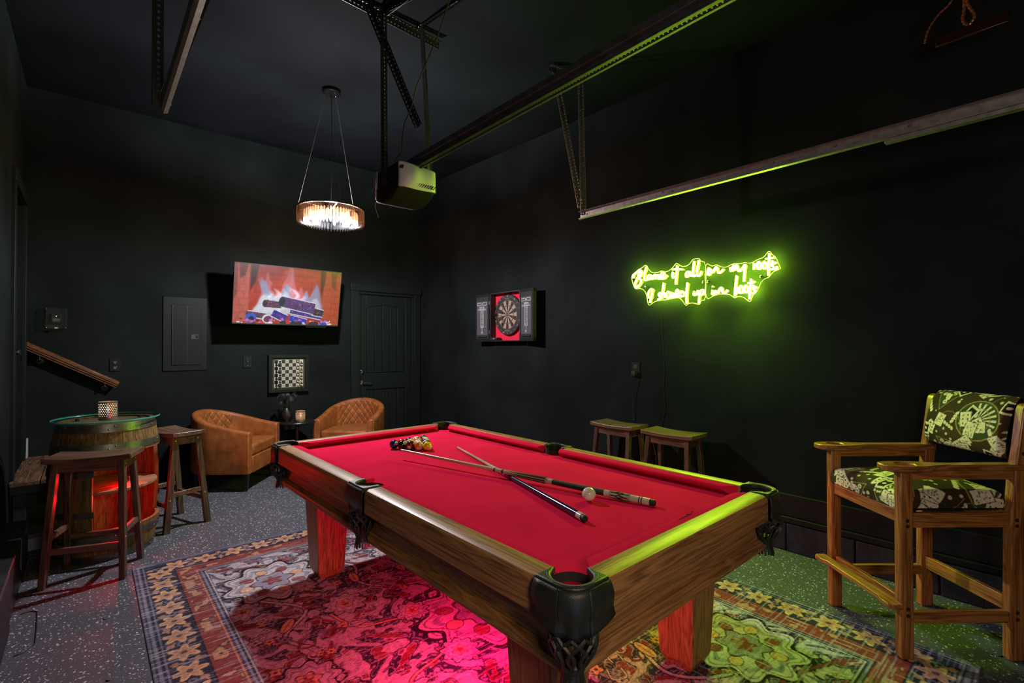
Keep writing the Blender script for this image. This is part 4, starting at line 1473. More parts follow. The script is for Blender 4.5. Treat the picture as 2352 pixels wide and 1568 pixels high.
def make_stool(label, x, y, rz):
    t = thing('saddle_stool', label, 'stool', (x, y, 0), rz, 'dark saddle stools')
    # seat: dished along its length
    a, b = .2175, .120
    nx, ny = 21, 7
    vs, fs = [], []
    for lay in (0, 1):
        for i in range(nx):
            for j in range(ny):
                u, v = i / (nx - 1) * 2 - 1, j / (ny - 1) * 2 - 1
                top = .733 + .013 * u * u - .002 * (1 - v * v)
                vs.append((u * a, v * b, top if lay else .706 + .006 * u * u))
    N = nx * ny
    for i in range(nx - 1):
        for j in range(ny - 1):
            k = i * ny + j
            fs.append((k, k + 1, k + ny + 1, k + ny)); fs.append((N + k, N + k + ny, N + k + ny + 1, N + k + 1))
    for i in range(nx - 1):
        for j in (0, ny - 1):
            k = i * ny + j; fs.append((k, k + ny, N + k + ny, N + k))
    for j in range(ny - 1):
        for i in (0, nx - 1):
            k = i * ny + j; fs.append((k, k + 1, N + k + 1, N + k))
    MB().add(vs, fs).build('seat', M['espresso_x'], t, bevel=.004, seg=2)
    tx, ty, bx_, by_ = .163, .080, .192, .152
    def at(sx, sy, z):
        k = 1 - z / .708
        return Vector((sx * (tx + (bx_ - tx) * k), sy * (ty + (by_ - ty) * k), z))
    for sx in (-1, 1):
        for sy in (-1, 1):
            lg = MB().leg(at(sx, sy, 0), at(sx, sy, .708), .030, .044, .034, .040).build('leg', M['espresso_z'], t, bevel=.003)
            for z in (.68, .24):
                p = at(sx, sy, z)
                MB().sphere((p.x + sx * .0165, p.y, z), .007, 10, 6, sc=(.5, 1, 1)).build('bolt', M['brass'], lg)
    for s_ in (-1, 1):
        z0 = .675
        MB().bar(at(-1, s_, z0), at(1, s_, z0), .020, .058).build('apron', M['espresso_x'], t, bevel=.003)
        MB().bar(at(s_, -1, z0), at(s_, 1, z0), .020, .058).build('apron', M['espresso_x'], t, bevel=.003)
        z1 = .200
        MB().bar(at(-1, s_, z1), at(1, s_, z1), .022, .036).build('stretcher', M['espresso_x'], t, bevel=.003)
        z2 = .275
        MB().bar(at(s_, -1, z2), at(s_, 1, z2), .022, .036).build('stretcher', M['espresso_x'], t, bevel=.003)
    return t


s1 = make_stool('dark saddle stool in front of the barrel table, nearest the left wall', .034, 3.99, math.radians(-20))
for lb, x, y, r in (('dark saddle stool between the barrel table and the tan armchair', .515, 4.69, 111), ('dark saddle stool by the right wall, the one under the wall socket', 3.450, 2.575, 90), ('dark saddle stool by the right wall, the one nearer the tall chair', 3.425, 2.040, 91)):
    o = copy_tree(s1)
    o.location = (x, y, 0); o.rotation_euler = (0, 0, math.radians(r)); o['label'] = lb

# ------------------------------------------------------------------ tan barrel armchairs
M['tan'] = plain('tan_leather', (.275, .088, .024), rough=.42, spec=.45, var=.30, vscale=14, bump=.25, bscale=260)
M['darkleg'] = plain('black_lacquered_leg', (.010, .010, .009), rough=.35)


def make_armchair(label, x, y, rz):
    t = thing('barrel_armchair', label, 'armchair', (x, y, 0), rz, 'tan barrel armchairs')
    Ro, Ri, yc = .350, .275, .02
    def stn(s_):
        """s in 0..1 around the U from right arm front to left arm front -> (centre xy, outward normal, top z)"""
        Ls, La = .335, pi * .3125
        tot = 2 * Ls + La
        d = s_ * tot
        rm = (Ro + Ri) / 2
        if d < Ls:
            k = d / Ls
            return (rm, yc - Ls + d), (1, 0), .575 + .075 * k ** 1.3
        if d > Ls + La:
            k = (tot - d) / Ls
            return (-rm, yc - Ls + (tot - d)), (-1, 0), .575 + .075 * k ** 1.3
        a = (d - Ls) / La * pi
        zt = .650 + .105 * (math.sin(a)) ** 1.1
        return (rm * math.cos(a), yc + rm * math.sin(a)), (math.cos(a), math.sin(a)), zt
    loops = []
    N = 61
    h = (Ro - Ri) / 2
    for i in range(N):
        (px, py), (nx, ny), zt = stn(i / (N - 1))
        lp = []
        for off, z in ((h * .93, .172), (h, .19), (h * 1.0, zt * .55), (h * 1.02, zt - .030), (h * .80, zt - .008), (h * .3, zt), (-h * .3, zt), (-h * .80, zt - .008), (-h * 1.02, zt - .030), (-h, .44), (-h, .19), (-h * .93, .172)):
            lp.append(Vector((px + nx * off, py + ny * off, z)))
        loops.append(lp)
    MB().sweep(loops, None).build('shell', M['tan'], t, bevel=.008, angle=50, seg=2)
    # quilted inner back
    nu, nv = 110, 48
    PT = np.zeros((nv, nu, 3))
    for i in range(nu):
        s_ = .285 + (.715 - .285) * i / (nu - 1)
        (px, py), (nx, ny), zt = stn(s_)
        arcl = s_ * 1.6
        for j in range(nv):
            z = .425 + (zt - .018 - .425) * j / (nv - 1)
            a_ = (arcl / .085 + z / .105); b_ = (arcl / .085 - z / .105)
            ga = abs(math.sin(pi * a_)); gb = abs(math.sin(pi * b_))
            puff = (min(1, ga * 1.6) * min(1, gb * 1.6)) ** .55
            eb = min(1, min(i, nu - 1 - i) / 3, min(j, nv - 1 - j) / 2)
            off = -h - (.003 + .011 * puff) * eb
            if j == nv - 1: off = -h * .9
            PT[j, i] = (px + nx * off, py + ny * off, z)
    grid_obj('quilted_back', PT, M['tan'], t)
    # seat cushion and front rail
    ol = [(-.258, -.318), (.258, -.318), (.268, -.29), (.268, yc)] + [(.262 * math.cos(a), yc + .262 * math.sin(a)) for a in np.linspace(.05, pi - .05, 16)] + [(-.268, yc), (-.268, -.29)]
    MB().prism(ol, .335, .445).build('seat_cushion', M['tan'], t, bevel=.022, seg=3)
    MB().b2(-.2735, .2735, -.322, -.29, .172, .335).build('front_rail', M['tan'], t, bevel=.010, seg=2)
    MB().b2(-.262, .262, -.285, .16, .20, .33).build('seat_base', M['tan'], t)
    mb = MB()
    yf = yc - .335
    for sx in (-1, 1):
        for k in range(27):
            mb.sphere((sx * (Ro - .014), yf - .002, .186 + k * .0145), .0055, 8, 5, sc=(1, .6, 1))
    for k in range(45):
        mb.sphere((-.345 + k * .0157, yf - .002, .184), .0055, 8, 5, sc=(1, .6, 1))
    mb.build('nailhead_trim', M['brass'], t, kind='stuff')
    MB().b2(-.005, .005, -.325, -.32, .33, .338)
    for sx in (-1, 1):
        MB().leg((sx * .285, -.262, 0), (sx * .280, -.262, .178), .030, .030, .048, .048).build('leg', M['darkleg'], t, bevel=.003)
        MB().leg((sx * .215, .245, 0), (sx * .205, .235, .178), .030, .030, .048, .048).build('leg', M['darkleg'], t, bevel=.003)
    return t


c1_ = make_armchair('tan leather barrel armchair beside the dark stool, left of the side table', 1.125, 5.655, math.radians(52.2))
c2_ = copy_tree(c1_)
c2_.location = (2.395, 5.650, 0); c2_.rotation_euler = (0, 0, math.radians(-43.9))
c2_['label'] = 'tan leather barrel armchair in front of the back door'

# ------------------------------------------------------------------ barrel table
M['stave'] = wood('barrel_oak', S(70, 50, 26), S(128, 100, 58), 'z', rough=.6, coat=.05, rings=.4, grain=.5)
M['stave_in'] = wood('barrel_inside', S(120, 60, 40), S(165, 100, 70), 'z', rough=.6, coat=.0, rings=.3)
M['hoop'] = plain('galvanised_hoop', (.16, .16, .135), rough=.40, metal=.85, var=.3, vscale=20, bump=.1, bscale=60)
M['head'] = wood('barrel_head', S(104, 78, 58), S(150, 118, 90), 'x', rough=.55, coat=.1, rings=.3)
BX, BY = .100, 4.430
t = thing('barrel_table', 'wine barrel table with a cut open side and round glass top', 'barrel', (BX, BY, 0))
BHt = .895


def brad(z):
    u = (z - BHt / 2) / (BHt / 2)
    return .312 - .048 * u * u


NSTV = 24
oa0, oa1 = math.radians(-98), math.radians(8)     # cut-open sector
for k in range(NSTV):
    a0, a1 = 2 * pi * k / NSTV - pi, 2 * pi * (k + 1) / NSTV - pi
    am = (a0 + a1) / 2
    segs = [(0.0, BHt)]
    if oa0 < am < oa1: segs = [(0.0, .205), (.700, BHt)]
    for z0, z1 in segs:
        n = 9 if z1 - z0 > .5 else 4
        vs, fs = [], []
        th = .024
        g = .0009 / .3
        for i in range(n):
            z = z0 + (z1 - z0) * i / (n - 1)
            for r in (brad(z), brad(z) - th):
                for a in (a0 + g, a1 - g):
                    vs.append((r * math.cos(a), r * math.sin(a), z))
        for i in range(n - 1):
            b0, b1 = i * 4, i * 4 + 4
            fs += [(b0, b0 + 1, b1 + 1, b1), (b0 + 2, b1 + 2, b1 + 3, b0 + 3), (b0, b1, b1 + 2, b0 + 2), (b0 + 1, b0 + 3, b1 + 3, b1 + 1)]
        fs += [(0, 2, 3, 1), (4 * n - 4, 4 * n - 3, 4 * n - 1, 4 * n - 2)]
        MB().add(vs, fs).build('stave', M['stave'], t, bevel=.0012, angle=30)
for z0, z1, full in ((.003, .045, 1), (.128, .172, 1), (.716, .762, 1), (.838, .892, 1)):
    n = 64
    mb = MB()
    r0, r1 = brad(z0) + .0006, brad(z1) + .0006
    mb.lathe([(r0 - .002, z0), (r0 + .0028, z0), (r1 + .0028, z1), (r1 - .002, z1), (r0 - .002, z0)], n, cap=0)
    hp = mb.build('hoop', M['hoop'], t)
    for k in range(5):
        for dz in (-.009, .009):
            a = math.radians(-150 + k * 60 + (7 if dz > 0 else 0))
            zm = (z0 + z1) / 2 + dz
            r = brad(zm) + .003
            MB().sphere((r * math.cos(a), r * math.sin(a), zm), .006, 8, 6).build('rivet', M['hoop'], hp)
# stub hoops of the two bilge bands on the closed side
for z0, z1 in ((.300, .340), (.560, .600)):
    mb = MB()
    n = 40
    vs, fs = [], []
    for i in range(n + 1):
        a = oa1 + .10 + (2 * pi - (oa1 - oa0) - .20) * i / n
        for z in (z0, z1):
            for r in (brad(z) + .0006, brad(z) + .0034): vs.append((r * math.cos(a), r * math.sin(a), z))
    for i in range(n):
        b0, b1 = 4 * i, 4 * i + 4
        fs += [(b0 + 1, b0 + 3, b1 + 3, b1 + 1), (b0, b1, b1 + 2, b0 + 2), (b0 + 2, b1 + 2, b1 + 3, b0 + 3), (b0, b0 + 1, b1 + 1, b1)]
    mb.add(vs, fs).build('hoop', M['hoop'], t)
hd = MB().lathe([(.001, .862), (.238, .862), (.238, .882), (.001, .882)], 40).build('barrel_head', M['head'], t)
mb = MB()
for k in range(-2, 3):
    w_ = math.sqrt(max(0, .236 ** 2 - (k * .088) ** 2))
    mb.box((0, k * .088, .8822), (2 * w_, .0022, .0010))
R30 = Matrix.Rotation(math.radians(35), 3, 'Z')
mb.v = [tuple(R30 @ Vector(v)) for v in mb.v]
mb.build('plank_seams', M['hole'], hd)
sh = [(.282 * math.cos(a), .282 * math.sin(a)) for a in np.linspace(0, 2 * pi, 40, endpoint=False)]
MB().prism(sh, .435, .455).build('shelf', M['head'], t, bevel=.003)
MB().lathe([(.001, .055), (.258, .055), (.258, .075), (.001, .075)], 36).build('floor_board', M['head'], t)
MB().b2(.055, .095, -.262, -.236, .4555, .492).build('led_puck', M['white'], t, bevel=.004)
MB().sphere((.068, -.266, .478), .005, 8, 6).build('led', emitter('red_led', (1.0, .02, .01), 25.0), t)
GLASS = clear('table_glass', (.93, .985, .965), gloss=.14, rough=.02)
EDGE = plain('green_glass_edge', (.03, .30, .25), rough=.15, coat=.5)
gl = MB().lathe([(.001, .9005), (.2955, .9005), (.2955, .9105), (.001, .9105)], 72).build('glass_top', GLASS, t)
MB().lathe([(.2945, .9003), (.2965, .9010), (.2985, .9040), (.2985, .9070), (.2965, .9100), (.2945, .9107)], 72, cap=0).build('glass_edge', EDGE, gl)
mb = MB()
for k in range(3):
    a = 2 * pi * k / 3 + .4
    mb.lathe([(.012, .8825), (.012, .9003)], 10, (.20 * math.cos(a), .20 * math.sin(a), 0))
mb.build('spacer', M['black'], t)

# ------------------------------------------------------------------ pierced mercury-glass votives
M['mercury'] = plain('mercury_glass', (.50, .44, .38), rough=.22, metal=.85, var=.3, vscale=50)
M['wax'] = plain('candle_wax', (.75, .66, .50), rough=.5)
FLAME = emitter('candle_flame', (1.0, .80, .55), 14.0)
FROST = plain('frosted_glass', (.55, .50, .42), rough=.5)
FROST.node_tree.nodes['Principled BSDF'].inputs['Transmission Weight'].default_value = .4


def make_votive(label, x, y, z):
    t = thing('votive_holder', label, 'candle holder', (x, y, z), 0, 'mercury glass votives')
    r, hgt = .052, .122
    # wall pierced by rows of lozenges
    n = 28
    mb = MB()
    rows = 8
    zb, zt = .024, hgt - .008
    for i in range(rows):
        z0, z1 = zb + (zt - zb) * i / rows, zb + (zt - zb) * (i + 1) / rows
        for k in range(n):
            a0, a1 = 2 * pi * (k + .5 * (i % 2)) / n, 2 * pi * (k + 1 + .5 * (i % 2)) / n
            am, zm = (a0 + a1) / 2, (z0 + z1) / 2
            P_ = lambda a, zz: (r * math.cos(a), r * math.sin(a), zz)
            c = [P_(a0, z0), P_(am, z0), P_(a1, z0), P_(a1, zm), P_(a1, z1), P_(am, z1), P_(a0, z1), P_(a0, zm)]
            s_ = .62
            q = [P_(am, zm - (z1 - z0) * .5 * s_), P_(am + (a1 - a0) * .5 * s_, zm), P_(am, zm + (z1 - z0) * .5 * s_), P_(am - (a1 - a0) * .5 * s_, zm)]
            mb.add(c + q, ((0, 1, 8, 11, 7), (1, 2, 3, 9, 8), (3, 4, 5, 10, 9), (5, 6, 7, 11, 10)))
    mb.lathe([(r * .96, 0), (r, .004), (r, zb)], n, cap=1)
    mb.lathe([(r, zt), (r + .001, hgt), (r - .003, hgt), (r - .003, zt)], n, cap=0)
    o = mb.build('pierced_cup', M['mercury'], t)
    MB().lathe([(.001, .006), (r - .004, .006), (r - .004, hgt - .004), (r - .006, hgt - .004), (r - .006, .010), (.001, .010)], 24).build('liner', clear('votive_liner', (1, .93, .82), gloss=.08, rough=.2, transl=.35), t)
    c = MB().lathe([(.001, .010), (.022, .010), (.022, .048), (.014, .052), (.001, .050)], 18).build('candle', M['wax'], t)
    MB().lathe([(.001, .050), (.007, .060), (.0075, .070), (.004, .086), (.0005, .098)], 10).build('flame', FLAME, c)
    lamp('candle_light', 'POINT', (x, y, z + .075), 0.5, (1.0, .74, .48), .012)
    return t


make_votive('pierced silver votive with a lit candle on the glass barrel top', .097, 4.255, .9112)

# ------------------------------------------------------------------ side table, vase of black feathers
t = thing('side_table', 'small round black pedestal table between the two armchairs', 'side table', (1.775, 5.745, 0))
MB().lathe([(.001, .540), (.185, .540), (.196, .546), (.198, .556), (.194, .562), (.001, .562)], 40).build('table_top', M['darkleg'], t)
MB().lathe([(.012, .54), (.045, .53), (.020, .505), (.016, .46), (.024, .40), (.018, .34), (.016, .22), (.026, .16), (.018, .10), (.040, .04), (.06, .03)], 20).build('pedestal', M['darkleg'], t)
MB().lathe([(.001, 0), (.165, 0), (.165, .012), (.05, .034), (.001, .034)], 32).build('base', M['darkleg'], t)
o = make_votive('pierced silver votive with a lit candle on the small side table', 1.790, 5.675, .5622)
t = thing('feather_vase', 'black vase of curled black feathers under the wall chessboard', 'vase', (1.680, 5.800, .5622))
MB().lathe([(.001, 0), (.036, 0), (.050, .02), (.056, .07), (.044, .12), (.028, .15), (.034, .168), (.030, .168), (.024, .15), (.001, .15)], 24).build('vase', M['darkleg'], t)
M['feather'] = plain('black_feather', (.020, .020, .021), rough=.7)
rf = random.Random(3)
for k in range(15):
    a = 2 * pi * k / 15 + rf.uniform(-.2, .2)
    reach = rf.uniform(.05, .12); top = rf.uniform(.24, .325)
    sp_ = [Vector((.01 * math.cos(a), .01 * math.sin(a), .14)), Vector((.3 * reach * math.cos(a), .3 * reach * math.sin(a), .14 + (top - .14) * .6)), Vector((.7 * reach * math.cos(a), .7 * reach * math.sin(a), top)), Vector((1.1 * reach * math.cos(a), 1.1 * reach * math.sin(a), top - rf.uniform(.01, .06)))]
    q = [Vector(p) for p in spline(sp_, 6)]
    mb = MB().tube(q, .0010, 4)
    for i in range(4, len(q) - 1):
        d = (q[i + 1] - q[i]).normalized()
        side = d.cross(Vector((math.cos(a), math.sin(a), .3))).normalized()
        for sg in (-1, 1):
            for j in range(2):
                l = rf.uniform(.020, .036)
                p = q[i] + d * (j * .5 * (q[i + 1] - q[i]).length)
                e = p + side * sg * l + d * l * .7 + Vector((0, 0, -rf.uniform(0, .012)))
                mb.add([p, p + d * .006, e], [(0, 1, 2)])
    mb.build('feather', M['feather'], t, smooth=False)

# ------------------------------------------------------------------ chessboard on the wall
M['cream'] = plain('cream_square', (.42, .42, .38), rough=.5)
M['brownsq'] = plain('dark_brown_square', (.020, .014, .010), rough=.5)
M['cwhite'] = plain('cream_chess_piece', (.48, .45, .34), rough=.35)
M['cblack'] = plain('black_chess_piece', (.012, .012, .012), rough=.35)
t = thing('wall_chessboard', 'black framed vertical chessboard hung on the back wall below the television', 'chessboard', (1.766, YB, 1.088))
f0, f1, dp = .222, .155, .055
MB().b2(-.222, .222, -.030, -.004, -.216, .216).build('backboard', M['brownsq'], t)
for a, b, c, d in ((-.224, .224, .180, .218), (-.224, .224, -.218, -.180), (-.224, -.186, -.180, .180), (.186, .224, -.180, .180)):
    MB().b2(a, b, -dp, -.002, c, d).build('frame_side', M['trim'], t, bevel=.004)
mbl, mbd, mi_ = MB(), MB(), MB()
sq = .316 / 8
for i in range(8):
    for j in range(8):
        x, z = -.158 + sq * i, -.158 + sq * j
        light = (i + j) % 2 == 0
        (mbl if light else mbd).b2(x + .0006, x + sq - .0006, -.0335, -.0300, z + .0006, z + sq - .0006)
        if light and 2 <= i <= 5:
            mi_.b2(x + .008, x + sq - .008, -.0338, -.0334, z + .008, z + sq - .008)
mbl.build('light_squares', M['cream'], t, smooth=False)
mbd.build('dark_squares', M['brownsq'], t, smooth=False)
mi_.build('square_inlay', plain('grey_green_inlay', (.26, .29, .25), rough=.5), t, smooth=False)
MB().b2(-.161, .161, -.032, -.0295, -.161, -.158).b2(-.161, .161, -.032, -.0295, .158, .161).b2(-.161, -.158, -.032, -.0295, -.161, .161).b2(.158, .161, -.032, -.0295, -.161, .161).build('board_line', M['cream'], t)
PF = {'pawn': [(.011, 0), (.011, .003), (.006, .006), (.0045, .018), (.007, .020), (.004, .022), (.0075, .028), (.005, .033), (1e-4, .034)],
      'piece': [(.012, 0), (.012, .004), (.007, .008), (.005, .026), (.009, .030), (.006, .034), (.008, .044), (.004, .050), (1e-4, .052)],
      'rook': [(.012, 0), (.012, .004), (.007, .008), (.006, .026), (.009, .030), (.009, .040), (.006, .040), (1e-4, .037)]}
Ry = Matrix.Rotation(pi / 2, 3, 'X')
for nm, cm, colp, colk in (('black', 'cblack', 1, 0), ('white', 'cwhite', 6, 7)):
    protos = {k: None for k in PF}
    for j in range(8):
        for col_, kind in ((colp, 'pawn'), (colk, 'rook' if j in (0, 7) else 'piece')):
            loc = (1.766 - .158 + sq * (col_ + .5), YB - .0336, 1.088 - .158 + sq * (j + .5))
            if protos[kind] is None:
                o = protos[kind] = MB().lathe(PF[kind], 12, rot=Ry).build('chess_pawn' if kind == 'pawn' else 'chess_piece', M[cm])
            else:
                o = protos[kind].copy(); COL.objects.link(o)
            o.location = loc
            cn = {'black': 'black', 'white': 'cream'}[nm]
            od = ('lowest', 'second lowest', 'third lowest', 'fourth lowest', 'fourth highest', 'third highest', 'second highest', 'highest')[j]
            if kind == 'pawn': lb = cn + ' chess pawn, ' + od + ' in the column of ' + cn + ' pawns on the wall chessboard'
            elif kind == 'rook': lb = cn + ' chess rook in the ' + ('bottom' if j == 0 else 'top') + ' corner of the wall chessboard'
            else: lb = cn + ' chess piece, ' + od + ' in the outer ' + cn + ' column of the wall chessboard'
            tag(o, lb, 'chess piece', cn + (' pawns' if kind == 'pawn' else ' rooks' if kind == 'rook' else ' pieces') + ' on the wall chessboard')

# ------------------------------------------------------------------ dartboard cabinet on the right wall
t = thing('dartboard_cabinet', 'open black dartboard cabinet with red backing and two scoreboard doors', 'dartboard cabinet', (XRW, 4.205, 1.738))
M['cab'] = plain('black_cabinet', (.018, .018, .019), rough=.5)
M['redback'] = plain('red_backing', (.62, .006, .035), rough=.9)
M['slate'] = plain('grey_scoreboard', (.050, .050, .060), rough=.7)
hw, hh, dpt = .262, .280, .095
MB().b2(-.012, -.001, -hw, hw, -hh, hh).build('cabinet_back', M['cab'], t)
MB().b2(-.014, -.0118, -hw + .012, hw - .012, -hh + .012, hh - .012).build('red_backing', M['redback'], t)
for a, b, c, d in ((-hw, hw, hh - .012, hh), (-hw, hw, -hh, -hh + .012), (-hw, -hw + .012, -hh, hh), (hw - .012, hw, -hh, hh)):
    MB().b2(-dpt, -.001, a, b, c, d).build('cabinet_side', M['cab'], t, bevel=.002)
# the board: sectors with real rings, facing -x
bd = MB()
NSEC = 20
radii = [.0064, .0159, .099, .107, .162, .170, .2255]
nn = 4
Mf = Matrix(((0, 0, -1), (1, 0, 0), (0, 1, 0)))     # local (x,y,z) -> world (-z, x, y)
def dp_(r, a, z): return Mf @ Vector((-r * math.sin(a), r * math.cos(a), z))
for k in range(NSEC):
    a0 = 2 * pi * (k - .5) / NSEC
    for ri in range(1, 6):
        r0, r1 = radii[ri], radii[ri + 1] if ri < 6 else 0
        if ri in (1, 3): mi = 1 if k % 2 == 0 else 0
        if ri in (1, 3): mi = 0 if k % 2 == 0 else 1
        elif ri in (2, 4): mi = 2 if k % 2 == 0 else 3
        else: mi = 0
        for q in range(nn):
            b0, b1 = a0 + 2 * pi / NSEC * q / nn, a0 + 2 * pi / NSEC * (q + 1) / nn
            zt = .036
            bd.add([dp_(r0, b0, zt), dp_(r1, b0, zt), dp_(r1, b1, zt), dp_(r0, b1, zt)], [(0, 1, 2, 3)], mi)
bd.lathe([(.2255, 0), (.2285, .003), (.2285, .034), (.2255, .036)], 60, rot=Mf, cap=1)
bd.lathe([(.001, .0362), (.0064, .0362), (.0066, .0355)], 16, rot=Mf, mi=2)
bd.lathe([(.0066, .0361), (.0159, .0361)], 20, rot=Mf, mi=3, cap=0)
board = bd.build('dartboard', [M['cab'], plain('sisal_tan', (.30, .20, .14), rough=.8), plain('dart_red', (.22, .02, .02), rough=.8), plain('dart_green', (.03, .05, .03), rough=.8)], t, smooth=False)
board.location = (-.014, 0, .022)
wire = MB()
for r in (.0159, .099, .107, .162, .170):
    wire.tube([dp_(r, 2 * pi * i / 48, .0372) for i in range(48)], .0007, 4, closed=True)
for k in range(NSEC):
    a = 2 * pi * (k - .5) / NSEC
    wire.tube([dp_(.0159, a, .0372), dp_(.175, a, .0372)], .0006, 4)
wire.tube([dp_(.205, 2 * pi * i / 60, .040) for i in range(60)], .0016, 5, closed=True)
wire.build('wire_spider', M['galv'], board)
RX = Matrix(((0, 0, -1), (-1, 0, 0), (0, 1, 0)))     # text: x -> -y, y -> z, normal -> -x
RXe = RX.to_euler()
order = [20, 1, 18, 4, 13, 6, 10, 15, 2, 17, 3, 19, 7, 16, 8, 11, 14, 9, 12, 5]
M['wirewhite'] = plain('number_wire', (.50, .50, .48), rough=.4)
for k, n in enumerate(order):
    a = 2 * pi * k / 20
    p = Vector((-.0385, -.208 * math.sin(a), .208 * math.cos(a)))
    lettering(str(n), .022, M['wirewhite'], board, p, (RX @ Matrix.Rotation(-a, 3, 'Z')).to_euler(), name='number')
M['dimprint'] = plain('dim_print', (.24, .22, .19), rough=.7)
lettering('BELMONT', .021, M['dimprint'], board, (-.0388, 0, -.184), RXe, name='maker_lettering')
MB().tube([(-.0386, -p_[0], .184 + p_[1]) for p_ in spline([(-.042, -.006), (-.036, .010), (-.030, -.004), (-.024, .003), (-.018, -.005), (-.013, .003), (-.006, -.005), (-.002, .010), (.002, -.005), (.010, .003), (.016, -.005), (.022, .004), (.028, -.005), (.034, .009), (.040, -.003)], 5)], .0013, 4).build('maker_mark', M['dimprint'], board)
# three darts left in the board
rd = random.Random(8)
for nm_, y, z in (('upper', .085, .055), ('middle', .070, -.012), ('lowest', .088, -.060)):
    d_ = MB().tube([(-.049, y, z + .02), (-.085, y + .004, z + .022)], [.0012, .003], 6).tube([(-.085, y + .004, z + .022), (-.135, y + .008, z + .026)], .0035, 8)
    dart = d_.build('dart', M['galv'])
    dart.location = (XRW, 4.205, 1.738)
    mf = MB()
    for q in range(4):
        a = q * pi / 2 + .4
        mf.add([(-.135, y + .008, z + .026), (-.165, y + .010, z + .028), (-.168, y + .010 + .018 * math.cos(a), z + .028 + .018 * math.sin(a)), (-.148, y + .009 + .016 * math.cos(a), z + .027 + .016 * math.sin(a))], [(0, 1, 2, 3)])
    mf.build('flight', M['cab'], dart, smooth=False)
    tag(dart, nm_ + ' of the three darts stuck in the dartboard left of its bull', 'dart', 'darts left in the board')
# doors laid open, each with its scoreboard
for sg in (-1, 1):
    dr = thing('door', None, None)
    dr.parent = t
    dr.location = (-dpt, sg * hw, 0)
    # closed depth .045, opened flat beyond the hinge; right hand door stands out a little
    w_ = .262
    y0_, y1_ = (0.004, w_) if sg > 0 else (-w_, -0.004)
    dr.rotation_euler = (0, 0, math.radians(3 if sg > 0 else -9))
    MB().b2(-.004, .004, y0_, y1_, -hh, hh).build('door_panel', M['cab'], dr, bevel=.001)
    for a, b, c, d in ((y0_, y1_, hh - .035, hh), (y0_, y1_, -hh, -hh + .035), (y0_, y0_ + .022, -hh, hh), (y1_ - .022, y1_, -hh, hh)):
        MB().b2(-.004, .038, a, b, c, d).build('door_rim', M['cab'], dr, bevel=.001)
    yc_ = (y0_ + y1_) / 2
    sb = MB().b2(-.007, -.003, yc_ - .096, yc_ + .096, -hh + .075, hh - .085)
    sb = sb.build('scoreboard', M['slate'], dr, bevel=.001)
    MB().b2(-.020, -.003, yc_ - .085, yc_ + .085, -hh + .050, -hh + .062).build('chalk_ledge', M['cab'], dr, bevel=.002)
    ln = MB()
    def bx(ya, yb, za, zb, w=.0035):
        ln.b2(-.0084, -.0068, ya, yb, za, za + w); ln.b2(-.0084, -.0068, ya, yb, zb - w, zb)
        ln.b2(-.0084, -.0068, ya, ya + w, za, zb); ln.b2(-.0084, -.0068, yb - w, yb, za, zb)
    bx(yc_ - .084, yc_ - .012, .148, .180); bx(yc_ + .012, yc_ + .084, .148, .180)
    ln.b2(-.0084, -.0068, yc_ - .012, yc_ + .012, .163, .166)
    bx(yc_ - .042, yc_ + .042, .098, .132); ln.b2(-.0084, -.0068, yc_ - .078, yc_ + .078, .093, .096)
    for q in range(7): bx(yc_ - .026, yc_ + .026, .093 - .030 * (q + 1), .093 - .030 * q + .0035)
    ln.b2(-.0084, -.0068, yc_ - .0018, yc_ + .0018, -.158, -.118)
    ln.build('printed_lines', M['white'], dr, smooth=False)
    for body, size, z, dy in (('CRICKET', .019, .115, 0), ('H', .016, .104, .062), ('V', .016, .104, -.062)):
        lettering(body, size, M['white'], dr, (-.0085, yc_ + dy, z), RXe)
    for q, n in enumerate(('20', '19', '18', '17', '16', '15', 'BULL')):
        lettering(n, .024 if q < 6 else .018, M['white'], dr, (-.0085, yc_, .093 - .030 * q - .0135), RXe)
    lettering('F2', .034, M['white'], dr, (-.0085, yc_, -.176), (RX @ Matrix.Rotation(.12, 3, 'Z')).to_euler())
    MB().tube([(-.0085, yc_ + p_[0], -.198 + p_[1]) for p_ in spline([(.030, 0), (.022, .004), (.016, -.003), (.008, .003), (0, -.003), (-.008, .003), (-.016, -.003), (-.022, .003), (-.030, -.001)], 4)], .0008, 4).build('logo_script', M['dimprint'], dr)
    hg = MB()
    for zz in (.17, -.17):
        hg.tube([(-.004, 0, zz - .02), (-.004, 0, zz + .02)], .004, 8)
        hg.b2(-.006, -.001, min(0, sg * .018), max(0, sg * .018), zz - .02, zz + .02)
    hg.build('hinge', M['darkgalv'], dr)
o = MB().b2(-.0985, -.030, .135, .245, -.262, -.235).build('dart_holder', M['cab'], t, bevel=.003)
lettering('F2', .022, M['white'], o, (-.0992, .190, -.2485), RXe)

# ------------------------------------------------------------------ tall spectator chair
M['coak_x'] = wood('chair_oak_x', S(112, 66, 28), S(176, 116, 58), 'x', rough=.34, coat=.35, rings=.5)
M['coak_y'] = wood('chair_oak_y', S(112, 66, 28), S(176, 116, 58), 'y', rough=.34, coat=.35, rings=.5)
M['coak_z'] = wood('chair_oak_z', S(112, 66, 28), S(176, 116, 58), 'z', rough=.34, coat=.35, rings=.5)


